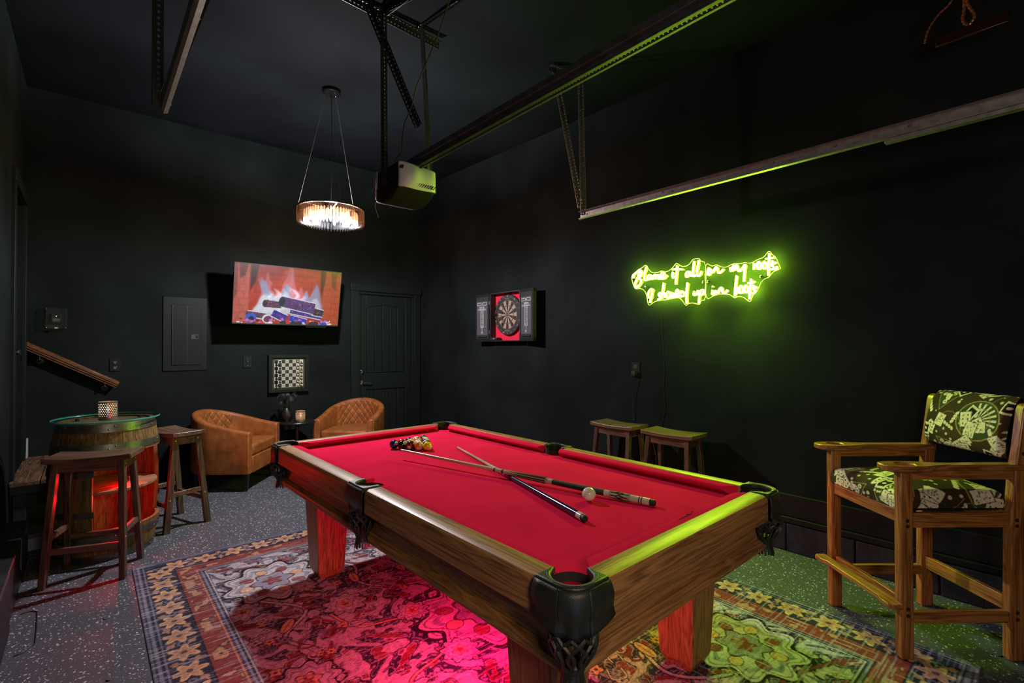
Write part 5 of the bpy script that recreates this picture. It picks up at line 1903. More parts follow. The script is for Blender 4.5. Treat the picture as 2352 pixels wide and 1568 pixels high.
def fabric_paint():
    P = Paint(.56, .56, 420, 420, lin((58, 42, 26)))
    X, Y = P.X, P.Y
    n = vnoise(X, Y, .09, .09, 61, 3)[..., None]
    P.a = lin((74, 50, 28)) * n + lin((36, 34, 18)) * (1 - n)
    iv, gr, dk, gold = lin((216, 204, 168)), lin((52, 66, 34)), lin((26, 18, 12)), lin((150, 128, 70))
    rr = np.random.default_rng(11)
    def card(x, y, a, w=.040, h=.058, kind=0):
        ca, sa = math.cos(a), math.sin(a)
        R = lambda u, v: (x + u * ca - v * sa, y + u * sa + v * ca)
        q = lambda k: [R(-w / 2 * k, -h / 2 * k), R(w / 2 * k, -h / 2 * k), R(w / 2 * k, h / 2 * k), R(-w / 2 * k, h / 2 * k)]
        P.poly(q(1.10), dk); P.poly(q(1.0), iv)
        if kind == 1:
            P.poly(q(.72), dk); P.disc(*R(0, 0), w * .15, iv)
        elif kind == 2:
            for _ in range(14): P.disc(*R(rr.uniform(-.36, .36) * w, rr.uniform(-.38, .38) * h), .0028, dk, .8)
        else:
            for u in (-.22, .22):
                for v in (-.28, 0, .28): P.disc(*R(u * w, v * h), .0036, dk)
    def wheel(x, y, r):
        P.disc(x, y, r * 1.06, gold); P.disc(x, y, r, gr)
        for k in range(7):
            a = k * pi / 10 + 1.4
            P.poly([(x, y), (x + r * .92 * math.cos(a), y + r * .92 * math.sin(a)), (x + r * .92 * math.cos(a + .13), y + r * .92 * math.sin(a + .13))], iv)
        P.disc(x, y, r * .66, gold, .9, None, 0, .94)
        for a, dx, dy, k in ((.5, .035, .03, 1), (-.2, .05, .0, 0), (.9, .0, -.02, 0), (1.4, -.01, -.03, 2), (.2, .02, -.045, 2)):
            card(x + dx * r / .09, y + dy * r / .09, a, .046, .066, k)
    def chips(x, y, a, n_):
        for k in range(n_):
            P.disc(x + .014 * k * math.cos(a), y + .014 * k * math.sin(a), .012, dk, 1, .008, a + .6)
            P.disc(x + .014 * k * math.cos(a), y + .014 * k * math.sin(a), .010, iv, 1, .0065, a + .6)
    def triangle(x, y, r, a):
        p = [(x + r * math.cos(a + k * 2 * pi / 3), y + r * math.sin(a + k * 2 * pi / 3)) for k in range(3)]
        P.poly(p, gr, .9); P.line(p + [p[0]], .003, gold)
        for _ in range(14):
            u, v = rr.random(), rr.random()
            if u + v > 1: u, v = 1 - u, 1 - v
            u, v = .12 + .7 * u, .12 + .7 * v
            if u + v > .9: continue
            q = [p[0][i] + u * (p[1][i] - p[0][i]) + v * (p[2][i] - p[0][i]) for i in (0, 1)]
            P.disc(q[0], q[1], rr.uniform(.006, .011), iv); P.disc(q[0], q[1], .003, dk)
    wheel(.13, .20, .085); wheel(.43, .43, .085); wheel(.42, .10, .07)
    triangle(.30, .30, .075, -1.4); triangle(.10, .46, .065, .3); triangle(.26, .06, .06, .7)
    for x, y, a, k in ((.09, .36, -.25, 0), (.125, .345, -.4, 1), (.18, .36, .0, 0), (.20, .365, -.2, 0), (.225, .37, -.4, 2), (.255, .33, -.9, 1), (.335, .14, .3, 0), (.36, .13, .15, 1), (.44, .22, .1, 0), (.46, .215, -.15, 0), (.485, .21, -.4, 2), (.30, .50, -.5, 1), (.22, .52, .4, 0), (.05, .07, .5, 0), (.08, .05, .2, 1), (.53, .30, .3, 1), (.17, .10, .9, 2), (.53, .53, .2, 0), (.03, .27, .2, 1)):
        card(x, y, a, kind=k)
    for x, y, a, n_ in ((.22, .22, -1.2, 4), (.36, .36, -.6, 6), (.30, .42, .7, 5), (.04, .40, 1.4, 4), (.48, .33, -.5, 4), (.23, .15, .5, 4), (.06, .14, 1.2, 3), (.35, .22, 1.1, 4), (.51, .05, .6, 4), (.16, .43, .2, 4), (.38, .52, .1, 5)):
        chips(x, y, a, n_)
    for _ in range(26):
        x, y = rr.random() * .56, rr.random() * .56
        if min(math.hypot(x - a_, y - b_) for a_, b_ in ((.13, .20), (.43, .43), (.42, .10), (.30, .30), (.10, .46))) > .085:
            card(x, y, rr.uniform(-.9, .9), kind=int(rr.integers(3)))
    for _ in range(110):
        P.disc(rr.random() * .56, rr.random() * .56, rr.uniform(.003, .008), iv, .8)
    for _ in range(14):
        x, y, a = rr.random() * .56, rr.random() * .56, rr.random() * 6
        P.line([(x + .05 * t_ * math.cos(a + t_), y + .05 * t_ * math.sin(a + t_)) for t_ in np.linspace(0, 2.4, 10)], .0025, gold, .8)
    n2 = vnoise(X, Y, .006, .006, 66, 1)[..., None]
    P.a *= .82 + .36 * n2
    return P


FP = fabric_paint()
M['cards'] = vcol('playing_card_upholstery', rough=.9, fine=.18, fscale=700, bump=.2)
t = thing('spectator_chair', 'tall oak spectator chair upholstered in playing card fabric, facing the pool table', 'chair', (3.093, .527, 0), math.radians(-130.3))
LX, LYF, LYB = .232, -.240, .250
for sx in (-1, 1):
    z0 = .0105 if sx > 0 else 0.0
    lg = MB().b2(sx * LX - .021, sx * LX + .021, LYF - .028, LYF + .028, z0, .846).build('leg', M['coak_z'], t, bevel=.006, seg=2)
    for z in (.625, .60, .235, .205): MB().lathe([(.0085, 0), (.0085, .0012), (1e-4, .0014)], 12, (sx * (LX + .0212), LYF, z), rot=Matrix.Rotation(sx * pi / 2, 3, 'Y')).build('bolt', M['hole'], lg)
    prof_ = [(.218, 0), (.282, 0), (.286, .60), (.300, .80), (.350, 1.105), (.350, 1.125), (.340, 1.138), (.318, 1.142), (.300, 1.135), (.290, 1.115), (.246, .82), (.226, .60)]
    MP = Matrix(((0, 0, 1), (1, 0, 0), (0, 1, 0)))
    lg = MB().prism(prof_, sx * LX - .021, sx * LX + .021, M=MP).build('back_leg', M['coak_z'], t, bevel=.006, seg=2)
    for y, z in ((.252, .625), (.252, .60), (.250, .215), (.250, .185), (.318, 1.06), (.285, .92)): MB().lathe([(.0085, 0), (.0085, .0012), (1e-4, .0014)], 12, (sx * (LX + .0212), y, z), rot=Matrix.Rotation(sx * pi / 2, 3, 'Y')).build('bolt', M['hole'], lg)
    # arm board with its cup hole
    inn = [(.030, .285), (.028, .10), (.022, 0), (.026, -.08), (.052, -.155), (.060, -.22), (.058, -.285), (.040, -.325), (0, -.338)]
    oute = [(-.040, -.325), (-.056, -.285), (-.058, -.22), (-.046, -.15), (-.030, -.08), (-.030, .10), (-.030, .285)]
    ol = [tuple(p) for p in spline(inn + oute, 4)]
    ol = [(sx * (LX - .004) + sx * -p[0], p[1]) for p in ol]
    mb = MB()
    plate(mb, ol, [circle(sx * (LX + .0), -.232, .040, 24)], .846, .872)
    mb.build('arm', M['coak_y'], t, bevel=.005, seg=2)
    MB().b2(sx * LX - .018, sx * LX + .018, LYF + .028, .245, .805, .846).build('arm_rail', M['coak_y'], t, bevel=.003)
    MB().b2(sx * LX - .012, sx * LX + .012, LYF + .028, .226, .590, .655).build('seat_rail', M['coak_y'], t, bevel=.003)
    MB().b2(sx * LX - .012, sx * LX + .012, LYF + .028, .222, .166, .218).build('stretcher', M['coak_y'], t, bevel=.003)
MB().b2(-LX + .021, LX - .021, LYF - .014, LYF + .012, .605, .662).build('seat_rail', M['coak_x'], t, bevel=.003)
MB().b2(-LX + .021, LX - .021, .232, .262, .590, .655).build('seat_rail', M['coak_x'], t, bevel=.003)
MB().b2(-LX + .021, LX - .021, .236, .262, .205, .270).build('stretcher', M['coak_x'], t, bevel=.003)
MB().b2(-LX + .021, LX - .021, LYF - .010, LYF + .014, .205, .275).build('stretcher', M['coak_x'], t, bevel=.003)
ft = [(-.268, -.270), (-.268, -.318), (-.255, -.332), (-.205, -.332), (-.175, -.318), (.175, -.318), (.205, -.332), (.255, -.332), (.268, -.318), (.268, -.270)]
MB().prism(ft, .240, .262).build('foot_board', M['coak_x'], t, bevel=.004)
# seat cushion
nu, nv = 230, 230
s_ = np.linspace(-1.30, 1.30, nu)
SS, TT = np.meshgrid(s_, s_)
def fold(a):
    b = np.clip(np.abs(a), 0, 1.30)
    k = np.clip((b - .90) / .40, 0, 1)
    x = np.where(b < .90, b, .90 + .10 * np.sin(np.minimum(k * 1.6, 1) * pi / 2))
    return np.sign(a) * x, k
xs, ka = fold(SS); ys, kb = fold(TT)
k = np.maximum(ka, kb)
cr = (1 - np.clip(np.abs(SS), 0, 1) ** 2.4) * (1 - np.clip(np.abs(TT), 0, 1) ** 2.4)
z = .742 + .040 * cr - .085 * np.where(k < .3, k * k / .6, k - .15)
pts = np.stack([xs * .220, -.018 + ys * .250, z], -1)
uu = np.mod(.5 + SS * .43 * .66, 1); vv = np.mod(.5 + TT * .45 * .70, 1)
grid_obj('seat_cushion', pts, M['cards'], t, FP.sample(uu, vv))
MB().b2(-.205, .205, -.245, .222, .655, .675).build('seat_board', M['black'], t)
# back cushion: closed loop profile swept across
yl = lambda zz: .266 + .060 * (zz - .85) / .28
loop = [(-.010, .885), (-.040, .900), (-.062, .95), (-.066, 1.02), (-.058, 1.09), (-.040, 1.140), (-.010, 1.165), (.018, 1.160), (.030, 1.13), (.030, .92), (.012, .888)]
lp = spline(loop, 20, True)
ns, nx = len(lp), 170
PT = np.zeros((nx, ns + 1, 3)); CU = np.zeros((nx, ns + 1)); CV = np.zeros((nx, ns + 1))
d = [0]
for i in range(ns): d.append(d[-1] + float(np.hypot(*(lp[(i + 1) % ns] - lp[i]))))
for i in range(nx):
    u = i / (nx - 1) * 2 - 1
    e_ = max(0, (abs(u) - .88) / .12)
    sh = 1 - .55 * e_ ** 2.5
    for j in range(ns + 1):
        a, zz = lp[j % ns]
        ym, zm = -.016, 1.026
        PT[i, j] = (u * .2085, yl(zz) + ym + (a - ym) * sh * (1 + .10 * (1 - u * u) * (a < -.02)), zm + (zz - zm) * (1 - .03 * e_))
        CU[i, j] = .36 - u * .32; CV[i, j] = (.06 + d[j] / .56 * .92) % 1
grid_obj('back_cushion', PT, M['cards'], t, FP.sample(CU, CV))

# ------------------------------------------------------------------ lit script sign
STROKES= [[(505,244),(505,267),(479,285),(451,298),(428,301),(418,285),(422,265),(438,245),(461,234),(432,226),(426,205),(440,180),(465,161),(487,169),(485,198),(465,236),(432,296)],[(375,326),(383,294),(393,258),(395,227),(382,212),(360,222)],[(323,246),(345,253),(362,238),(359,218),(338,219),(323,242),(323,221),(310,213)],[(310,213),(296,245),(283,249),(279,230),(284,212),(271,238),(258,245),(252,227),(254,209),(241,214)],[(241,214),(220,223),(206,241),(214,260),(229,252),(235,228),(225,207),(200,211),(177,230)],[(124,252),(129,226),(122,205),(106,211)],[(126,272),(122,269)],[(87,303),(89,253),(96,197),(98,150)],[(118,273),(80,271),(36,262)],[(-25,237),(-2,239),(11,219),(3,200),(-17,210),(-27,236),(-27,212),(-41,201)],[(-60,318),(-55,273),(-50,225),(-59,199),(-74,204)],[(-98,316),(-90,269),(-82,221),(-89,198),(-108,203),(-120,230)],[(-180,250),(-172,223),(-175,197),(-187,200),(-191,226),(-181,250),(-193,232),(-210,221)],[(-207,207),(-221,226),(-236,247),(-245,244),(-246,223),(-254,204),(-269,204),(-294,226)],[(-344,232),(-350,203),(-360,218),(-368,243),(-373,239),(-371,220),(-377,209),(-388,238),(-394,242),(-399,213),(-406,198),(-418,201),(-430,212),(-451,238)],[(-455,240),(-448,191),(-442,118)],[(-513,240),(-514,196)],[(-514,216),(-523,230),(-538,235)],[(-547,249),(-536,227),(-542,199),(-557,199),(-560,227),(-547,249)],[(-584,245),(-573,223),(-579,197),(-594,198),(-597,225),(-584,245)],[(-618,296),(-615,247),(-611,183),(-611,142)],[(-594,260),(-620,260),(-647,262)],[(-662,228),(-640,217),(-630,213),(-642,201),(-642,184),(-629,182),(-619,191)],[(-642,242),(-630,218)],[(-669,201),(-665,188),(-658,178)],[(340,18),(329,58),(317,99),(313,124),(328,133),(351,109),(355,78),(346,59)],[(238,95),(256,80),(244,63),(246,42),(263,40)],[(207,171),(215,123),(225,76),(230,41)],[(227,65),(215,89),(200,86),(200,61),(188,53)],[(168,98),(186,76),(179,49),(154,47),(146,79),(168,98)],[(139,91),(137,54),(122,51),(115,76),(112,52),(98,52),(91,71)],[(94,68),(73,82),(84,105),(98,84),(91,54),(68,53)],[(46,89),(63,69),(53,48),(30,53),(22,75),(46,89)],[(-3,153),(4,89),(7,27),(3,-10)],[(-62,80),(-55,56),(-69,49),(-85,63),(-89,85),(-88,60),(-99,53)],[(-104,80),(-102,34),(-97,-16)],[(-104,72),(-125,85),(-140,77),(-136,56),(-113,45)],[(-209,77),(-205,47),(-218,46),(-234,70),(-235,57),(-251,55),(-265,83),(-278,88),(-281,70),(-290,49),(-304,47),(-323,67)],[(-209,105),(-211,101)],[(-391,166),(-385,112),(-379,56),(-377,16)],[(-385,46),(-393,68),(-407,76),(-402,48),(-390,37),(-379,38)],[(-421,90),(-410,67),(-415,41),(-432,40),(-438,65),(-421,90)],[(-457,89),(-446,64),(-452,41),(-468,39),(-474,65),(-457,89)],[(-493,132),(-489,86),(-484,33),(-481,-14)],[(-471,103),(-496,104),(-519,108)],[(-536,68),(-514,61),(-505,59),(-517,48),(-515,30),(-497,29)],[(-512,85),(-505,62)]]
PANEL_L= [(527,254),(507,279),(455,314),(427,321),(400,338),(385,342),(369,330),(354,302),(320,272),(261,268),(232,275),(207,265),(181,264),(153,275),(125,294),(107,315),(90,318),(66,302),(43,288),(9,289),(-21,304),(-41,329),(-57,334),(-96,332),(-112,310),(-149,271),(-147,29),(-114,5),(-101,-22),(-75,-20),(-39,-9),(-3,-15),(14,-25),(30,-7),(64,33),(98,42),(182,33),(277,29),(321,12),(344,-1),(363,12),(378,89),(405,131),(444,148),(467,147),(495,156),(515,202)]
PANEL_R= [(-151,270),(-200,261),(-237,266),(-261,252),(-291,241),(-320,242),(-355,256),(-392,256),(-423,252),(-445,256),(-467,249),(-497,248),(-538,266),(-567,272),(-588,288),(-604,308),(-619,310),(-634,287),(-655,266),(-672,228),(-684,197),(-687,183),(-667,175),(-641,165),(-623,145),(-608,130),(-582,122),(-561,102),(-545,68),(-529,39),(-504,16),(-493,-14),(-482,-29),(-463,-19),(-441,1),(-413,12),(-391,11),(-374,5),(-359,13),(-339,30),(-310,37),(-254,42),(-212,33),(-153,30)]
HOLES= [(385,155),(-132,145),(-172,144),(-560,142)]

SX = XRW - .045
t = thing('neon_sign', 'glowing script sign on two clear acrylic panels on the right wall', 'neon sign', (XRW, 2.0, 1.75))
NEON = emitter('neon_tube', (80.0, 145.0, 4.2), 1.0)
ACR = clear('sign_acrylic', (.97, 1.0, .97), gloss=.015, rough=.05)
AEDGE = plain('pale_lit_acrylic_edge', (.75, .78, .72), rough=.4)  # pale rim colour stands in for tube light carried to the edges
WORDS = (('word', list(range(0, 5))), ('word', list(range(5, 9))), ('word', list(range(9, 12))), ('word', list(range(12, 14))), ('word', list(range(14, 16))), ('word', list(range(16, 25))), ('word', [25]), ('word', list(range(26, 34))), ('word', list(range(34, 37))), ('word', list(range(37, 39))), ('word', list(range(39, len(STROKES)))))
for nm, ids in WORDS:
    mb = MB()
    for q in ids:
        st = STROKES[q]
        p3 = [(-.062, p[0] / 1000, p[1] / 1000) for p in st]
        pp = spline(p3, 4) if len(p3) > 2 else p3
        mb.tube(pp, .0060, 6)
    mb.build('lit_word', NEON, t, angle=60)
for pan in (PANEL_L, PANEL_R):
    pl = [(p[0] / 1000, p[1] / 1000) for p in spline(pan, 3, True)]
    MPn = Matrix(((0, 0, 1), (1, 0, 0), (0, 1, 0)))
    pn = MB().prism(pl, -.054, -.048, M=MPn).build('acrylic_panel', ACR, t, smooth=False)
    MB().tube([(-.051, a, b) for a, b in pl], .0018, 6, closed=True).build('panel_edge', AEDGE, pn)
for h_ in HOLES:
    MB().tube([(-.002, h_[0] / 1000, h_[1] / 1000), (-.058, h_[0] / 1000, h_[1] / 1000)], .006, 10).lathe([(.009, 0), (.009, .004), (.005, .007), (1e-4, .007)], 14, (-.054, h_[0] / 1000, h_[1] / 1000), rot=Matrix.Rotation(-pi / 2, 3, 'Y')).build('standoff', M['chrome'], t)
mb = MB().tube([(-.006, .265, -.09), (-.004, .262, -.20), (-.004, .250, -.36), (-.004, .240, -.55), (-.004, .248, -.72), (-.005, .232, -.86), (-.006, .262, -1.0), (-.006, .285, -1.12)], .0022, 6)
mb.build('power_cord', M['black'], t)

t = thing('wall_outlet', 'black socket with a plug on the right wall above the stools', 'outlet', (XRW, 2.52, 1.195))
MB().b2(-.010, .002, -.040, .040, -.062, .062).build('cover_plate', M['trim'], t, bevel=.003)
for dz in (-.027, .027):
    MB().b2(-.012, -.008, -.017, .017, dz - .016, dz + .016).build('socket_face', M['black'], t, bevel=.003)
o = MB().b2(-.046, -.011, -.016, .018, -.045, -.012)
o.tube([(-.040, .0, -.03), (-.056, .008, -.034), (-.058, .014, -.06), (-.050, .016, -.10), (-.030, .018, -.20), (-.02, .024, -.32), (-.014, .020, -.42), (-.02, .016, -.445)], .0022, 6)
o = o.build('plug', M['black'], bevel=0)
o.location = (XRW, 2.52, 1.195)
tag(o, 'black plug and cord in the right wall socket above the stools', 'plug')
o = MB().tube([(3.50, 2.28, .70), (3.505, 2.272, .60), (3.515, 2.252, .50), (3.51, 2.25, .42), (3.50, 2.24, .36)], .0018, 6).build('thin_cord', plain('pale_cord', (.25, .25, .24), rough=.6))
tag(o, 'thin pale cord hanging behind the two stools by the right wall', 'cord')

# ------------------------------------------------------------------ chandelier
CZ = ceil_z(CHY)
t = thing('crystal_chandelier', 'round crystal drum chandelier hung by wires from the ceiling', 'chandelier', (CHX, CHY, 2.47))
mb = MB().lathe([(.001, CZ - 2.47 + .01), (.076, CZ - 2.47 + .01), (.078, CZ - 2.47 - .028), (.070, CZ - 2.47 - .036), (.001, CZ - 2.47 - .036)], 32)
cn = mb.build('canopy', plain('black_gloss_canopy', (.003, .003, .003), rough=.3, spec=.3), t)
for k in range(4):
    a = k * pi / 2 + .3
    MB().sphere((.045 * math.cos(a), .045 * math.sin(a), CZ - 2.47 - .037), .006, 8, 6).build('cable_grip', M['chrome'], cn)
RR = .270
CRY = clear('warm_lit_crystal', (.72, .50, .33), gloss=.015, rough=.12, transl=.004)  # amber tint carries the warm bulb light reflected in the outer crystals
CRW = clear('clear_crystal', (.96, .97, 1.0), gloss=.04, rough=.10, transl=.022)
MB().lathe([(RR - .006, .128), (RR + .010, .128), (RR + .012, .134), (RR + .010, .142), (RR - .006, .142), (RR - .006, .128)], 72, cap=0).build('ring_frame', M['chrome'], t)
mb = MB()
for k in range(3):
    a = 2 * pi * k / 3 + .35
    mb.bar((RR * math.cos(a), RR * math.sin(a), .135), (RR * math.cos(a + pi), RR * math.sin(a + pi), .135), .010, .006)
mb.build('ring_spokes', M['chrome'], t)
for a in (math.radians(160), math.radians(265), math.radians(20)):
    MB().tube([(.045 * math.cos(a), .045 * math.sin(a), CZ - 2.47 - .036), (RR * math.cos(a), RR * math.sin(a), .14)], .0012, 5).build('cable', M['galv'], t)
MB().tube([(0, 0, CZ - 2.47 - .036), (.004, .002, .8), (.002, 0, .40), (0, 0, .14)], .003, 6).build('cord', M['black'], t)
drop = [(.0105 * math.cos(2 * pi * k / 6), .0105 * math.sin(2 * pi * k / 6)) for k in range(6)]
def mk_crystal(l, mat):
    mb = MB()
    loops = [[Vector((x * s_, y * s_, z)) for x, y in drop] for s_, z in ((.35, 0), (1, -.012), (1, -l + .020), (.3, -l))]
    return mb.sweep(loops, None).build('crystal', mat, t, smooth=False)
for tier, (r, z, l, n, mat) in enumerate(((RR, .128, .128, 76, CRY), (RR - .055, .112, .118, 52, CRW), (RR - .125, .100, .104, 32, CRW))):
    p0 = mk_crystal(l, mat)
    for k in range(n):
        o = p0 if k == 0 else p0.copy()
        if k: COL.objects.link(o)
        a = 2 * pi * k / n
        o.location = (r * math.cos(a), r * math.sin(a), z)
        o.rotation_euler = (0, 0, a)
BULB = emitter('bulb_glow', (1.0, .95, .90), 9.0)
for k in range(6):
    a = 2 * pi * k / 6
    MB().lathe([(1e-4, -.055), (.010, -.045), (.016, -.02), (.013, .0), (.008, .012)], 12, (.175 * math.cos(a), .175 * math.sin(a), .09)).build('bulb', BULB, t)

# ------------------------------------------------------------------ perforated angle iron
def perf(mb, p0, p1, ea, eb, w=.032, pitch=.026):
    """L section from p0 to p1: two perforated flanges along directions ea and eb"""
    p0, p1 = Vector(p0), Vector(p1)
    L = (p1 - p0).length
    d = (p1 - p0) / L
    n = max(1, int(L / pitch))
    st = L / n
    for e in (Vector(ea), Vector(eb)):
        e = (e - d * e.dot(d)).normalized()
        for i in range(n):
            o = p0 + d * (st * i)
            c = [o, o + d * st, o + d * st + e * w, o + e * w]
            m = o + d * (st / 2) + e * (w * .55)
            h = [m + d * (.0068 * min(1.3, w / .032) * math.cos(q)) + e * (.0055 * w / .032 * math.sin(q)) for q in (-.75 * pi, -.25 * pi, .25 * pi, .75 * pi)]
            mb.add(c + h, ((0, 1, 5, 4), (1, 2, 6, 5), (2, 3, 7, 6), (3, 0, 4, 7)))
    return mb


def iron(name, p0, p1, ea, eb, mat, parent, **kw):
    o = perf(MB(), p0, p1, ea, eb, **kw).build(name, mat, parent, smooth=False)
    s_ = o.modifiers.new('solid', 'SOLIDIFY'); s_.thickness = .0022; s_.offset = 0
    return o


# ------------------------------------------------------------------ garage door opener and its rail
OX = 1.595
t = thing('garage_door_opener', 'black ceiling garage door opener with a pale lens, on a long rail', 'garage door opener', (OX, 2.79, 2.40))
prof_ = [(-.02, .02), (.02, -.01), (.10, -.045), (.20, -.050), (.29, -.03), (.32, .01), (.32, .150), (.28, .170), (0, .170), (-.02, .150)]
MPo = Matrix(((0, 0, 1), (1, 0, 0), (0, 1, 0)))
M['matteblack'] = plain('matte_black_housing', (.004, .004, .004), rough=.7, spec=.2)
bo = MB().prism(prof_, -.135, .135, M=MPo).build('motor_housing', M['matteblack'], t, bevel=.012, seg=3)
MB().b2(-.10, .10, .05, .26, .168, .200).build('top_cover', M['blackmetal'], t, bevel=.01)
M['lens'] = plain('white_lens', (.62, .62, .58), rough=.45, spec=.4)
nu, nv = 30, 16
PT = np.zeros((nv, nu, 3))
for i in range(nu):
    for j in range(nv):
        u, v = i / (nu - 1) * 2 - 1, j / (nv - 1)
        ed = max(abs(u), abs(v * 2 - 1))
        bul = .052 * (1 - abs(u) ** 6) * (1 - .45 * (2 * v - 1) ** 2) + .012 * math.exp(-((u + .35) ** 2 + (v - .55) ** 2) * 9)
        zz = .012 + .146 * v - .010 * (1 - u * u) * (1 - v) + .010 * (u < -2)
        PT[j, i] = (u * .136, -.020 - bul, zz + .012 * (-u) * (v - .3))
le = grid_obj('lens', PT, M['lens'], t)
so = le.modifiers.new('solid', 'SOLIDIFY'); so.thickness = .004
mb = MB()
for k in range(9):
    x = -.030 + k * .0165
    mb.bar((x - .009, -.0565, .020), (x + .006, -.0665, .040), .004, .006, upv=(0, -1, 0))
mb.build('vent_slots', M['hole'], le)
MB().lathe([(.012, 0), (.012, .02), (.001, .02)], 12, (-.122, -.030, .128), rot=Matrix.Rotation(pi / 2, 3, 'X')).build('lens_hole', M['hole'], le)
M['faint'] = plain('faint_lettering', (.035, .033, .032), rough=.5)
lettering('LiftMaster', .034, M['faint'], bo, (-.1362, .14, .075), (pi / 2, 0, -pi / 2))
MB().tube([(-.15, .245, .165), (-.152, .25, .05)], .006, 8).build('antenna_clip', M['galv'], t)
MB().tube([(-.152, .25, .05), (-.150, .255, .02), (-.148, .262, -.02), (-.156, .265, -.06), (-.146, .262, -.10), (-.135, .258, -.135)], .0018, 6).build('antenna_wire', plain('antenna_wire', (.30, .26, .16), rough=.5), t)
mb = MB().b2(-.030, .030, -3.6, .12, .188, .222).b2(-.004, .004, -3.6, .12, .160, .190).b2(-.016, .016, -3.6, .12, .158, .164)
mb.build('rail', M['darkgalv'], t, bevel=.003)
mb = MB().b2(-.006, .006, -3.6, .0, .138, .141)
n = 190
for k in range(n):
    mb.b2(-.0075, .0075, -.02 - k * .0185, -.02 - k * .0185 - .0095, .141, .150)
mb.build('drive_belt', M['darkgalv'], t, smooth=False, kind='stuff')
MB().b2(.055, .075, -.05, -.03, .13, .19).b2(.030, .075, -.055, -.02, .185, .192).build('rail_bracket', M['galv'], t)
# hangers up to the ceiling
zc = ceil_z(2.95)
lz = zc - 2.40
iron('hanger', (-.172, .14, .06), (-.172, .16, lz - .01), (1, 0, 0), (0, -1, 0), M['blackmetal'], t, w=.046)
iron('hanger', (.120, .05, .15), (.120, .16, lz - .01), (1, 0, 0), (0, -1, 0), M['darkgalv'], t, w=.036)
iron('brace', (-.250, .165, lz - .02), (.10, .13, .50), (0, 0, -1), (0, -1, 0), M['blackmetal'], t, w=.038)
iron('ceiling_angle', (-.42, .20, lz - .012), (.31, .215, lz - .030), (0, -1, 0), (0, 0, -1), M['blackmetal'], t, w=.040)
iron('ceiling_strut', (-.13, .20, lz - .014), (.02, -1.0, lz - .050), (1, 0, 0), (0, 0, -1), M['blackmetal'], t)
iron('ceiling_strut', (-.16, .20, lz - .014), (-.02, -.30, lz - .030), (1, 0, 0), (0, 0, -1), M['blackmetal'], t)
o = MB().tube([(1.61, 2.30, ceil_z(2.3) - .01), (1.605, 2.55, 3.30), (1.598, 2.78, 3.10), (1.592, 2.84, 2.98), (1.55, 2.86, 2.86), (1.535, 2.86, 2.76), (1.54, 2.87, 2.68), (1.50, 2.88, 2.62), (1.49, 2.90, 2.57)], .0042, 8)
o.v = [(v[0] - OX, v[1] - 2.79, v[2] - 2.40) for v in o.v]
o.build('power_cord', M['black'], t)
o = MB().tube([(1.70, 3.06, ceil_z(3.06) - .006), (1.735, 2.80, ceil_z(2.8) - .007), (1.765, 2.56, ceil_z(2.56) - .007)], .006, 8).build('ceiling_cable', M['darkgalv'])
tag(o, 'thin armoured cable clipped along the ceiling beside the perforated angle', 'cable')

# ------------------------------------------------------------------ tracks of the garage door
def track(x, sgn, label):
    t = thing('door_track', label, 'door track', (x, 2.54, 2.43), 0, 'garage door tracks')
    pf = [(.0, -.026), (.0, .024), (-.010, .034), (-.026, .030), (-.030, .020), (-.027, .020), (-.024, .027), (-.010, .030), (-.003, .022), (-.003, -.026), (-.010, -.031), (-.026, -.026), (-.026, -.029), (-.010, -.034)]
    loops = [[Vector((sgn * a, y, z)) for a, z in pf] for y in (0, -3.3)]
    MB().sweep(loops, None).build('track', M['galv'], t, angle=25)
    MB().b2(sgn * -.014 - .020, sgn * -.014 + .020, -3.3, -1.95, -.052, -.034).build('reinforcing_angle', M['galv'], t, bevel=.001)
    for y in (-.03, -.75, -1.45, -1.75, -2.05):
        MB().sphere((sgn * -.031 if sgn > 0 else .031, y, 0), .005, 8, 6).build('bolt', M['darkgalv'], t)
    return t


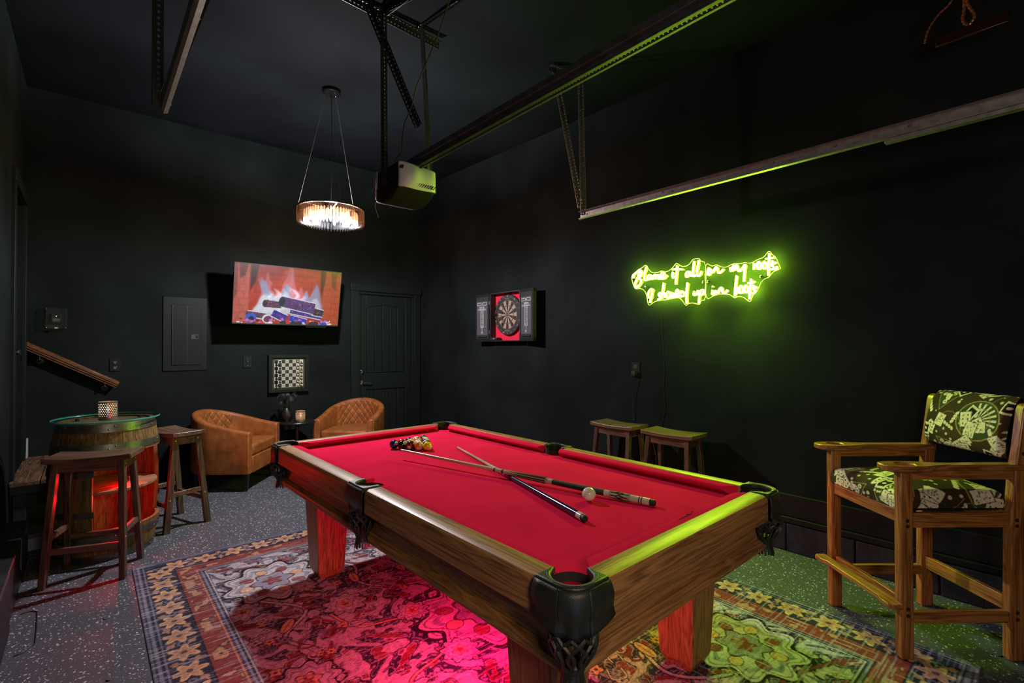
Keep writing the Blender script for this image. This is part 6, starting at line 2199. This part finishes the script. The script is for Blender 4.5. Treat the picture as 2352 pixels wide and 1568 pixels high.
tr = track(2.922, 1, 'grey garage door track along the right wall, hung from grey perforated straps')
zz = ceil_z(2.6) - 2.43
iron('hanger', (.005, -.02, .0), (.02, .015, zz - .10), (-1, 0, 0), (0, -1, 0), M['galv'], tr)
iron('brace', (.0, .0, .06), (-.15, .14, zz - .02), (-1, 0, 0), (0, -1, 0), M['galv'], tr)
iron('ceiling_angle', (-.20, .14, zz - .02), (.08, .0, zz - .095), (0, -1, 0), (0, 0, -1), M['blackmetal'], tr)
tl = track(.223, -1, 'grey garage door track along the left side, hung from black perforated straps')
iron('hanger', (-.030, .0, -.01), (-.030, .0, zz - .02), (1, 0, 0), (0, -1, 0), M['blackmetal'], tl, w=.040)
iron('brace', (-.010, .0, .02), (.32, .02, zz - .02), (1, 0, 0), (0, -1, 0), M['blackmetal'], tl, w=.040)

# ------------------------------------------------------------------ dim fixture near the top of the right wall
t = thing('hanging_fixture', 'dark red fixture box hung on flexible metal conduit by the right wall', 'light fixture', (3.20, .38, 2.90))
M['redbox'] = plain('dark_red_enamel', (.016, .003, .003), rough=.35, spec=.5)
MB().b2(-.010, .010, -.20, .06, -.005, .045).build('fixture_box', M['redbox'], t, bevel=.004)
M['copper'] = plain('coppery_conduit', (.36, .13, .06), rough=.4, metal=.7)


def flex(pts, r, nm):
    pp = spline(pts, 14)
    rs = [r * (1.0 if (i % 4) < 2 else .80) for i in range(len(pp))]
    MB().tube(pp, rs, 8).build(nm, M['copper'], t)


flex([(0, -.060, .045), (0, -.082, .085), (.0, -.060, .15), (.0, -.05, .22), (0, -.04, .32)], .0075, 'conduit')
flex([(0, -.060, .045), (.01, -.040, .09), (.015, -.045, .16), (.01, -.04, .30)], .0075, 'conduit')
flex([(-.02, .10, .03), (-.02, .085, .09), (-.01, .05, .15), (0, .0, .20), (0, -.03, .30)], .0055, 'conduit')
MB().b2(-.05, .05, -.10, .04, .32, .70).build('support_box', M['blackmetal'], t)

# cord on the floor by the left wall
o = MB().tube([(x, y, .003) for x, y in ((-.262, 3.62), (-.225, 3.63), (-.20, 3.60), (-.19, 3.40), (-.185, 3.22), (-.22, 3.16), (-.25, 3.15))], .0022, 6).build('floor_cord', M['black'])
tag(o, 'thin black cord on the floor beside the left wall', 'cord')
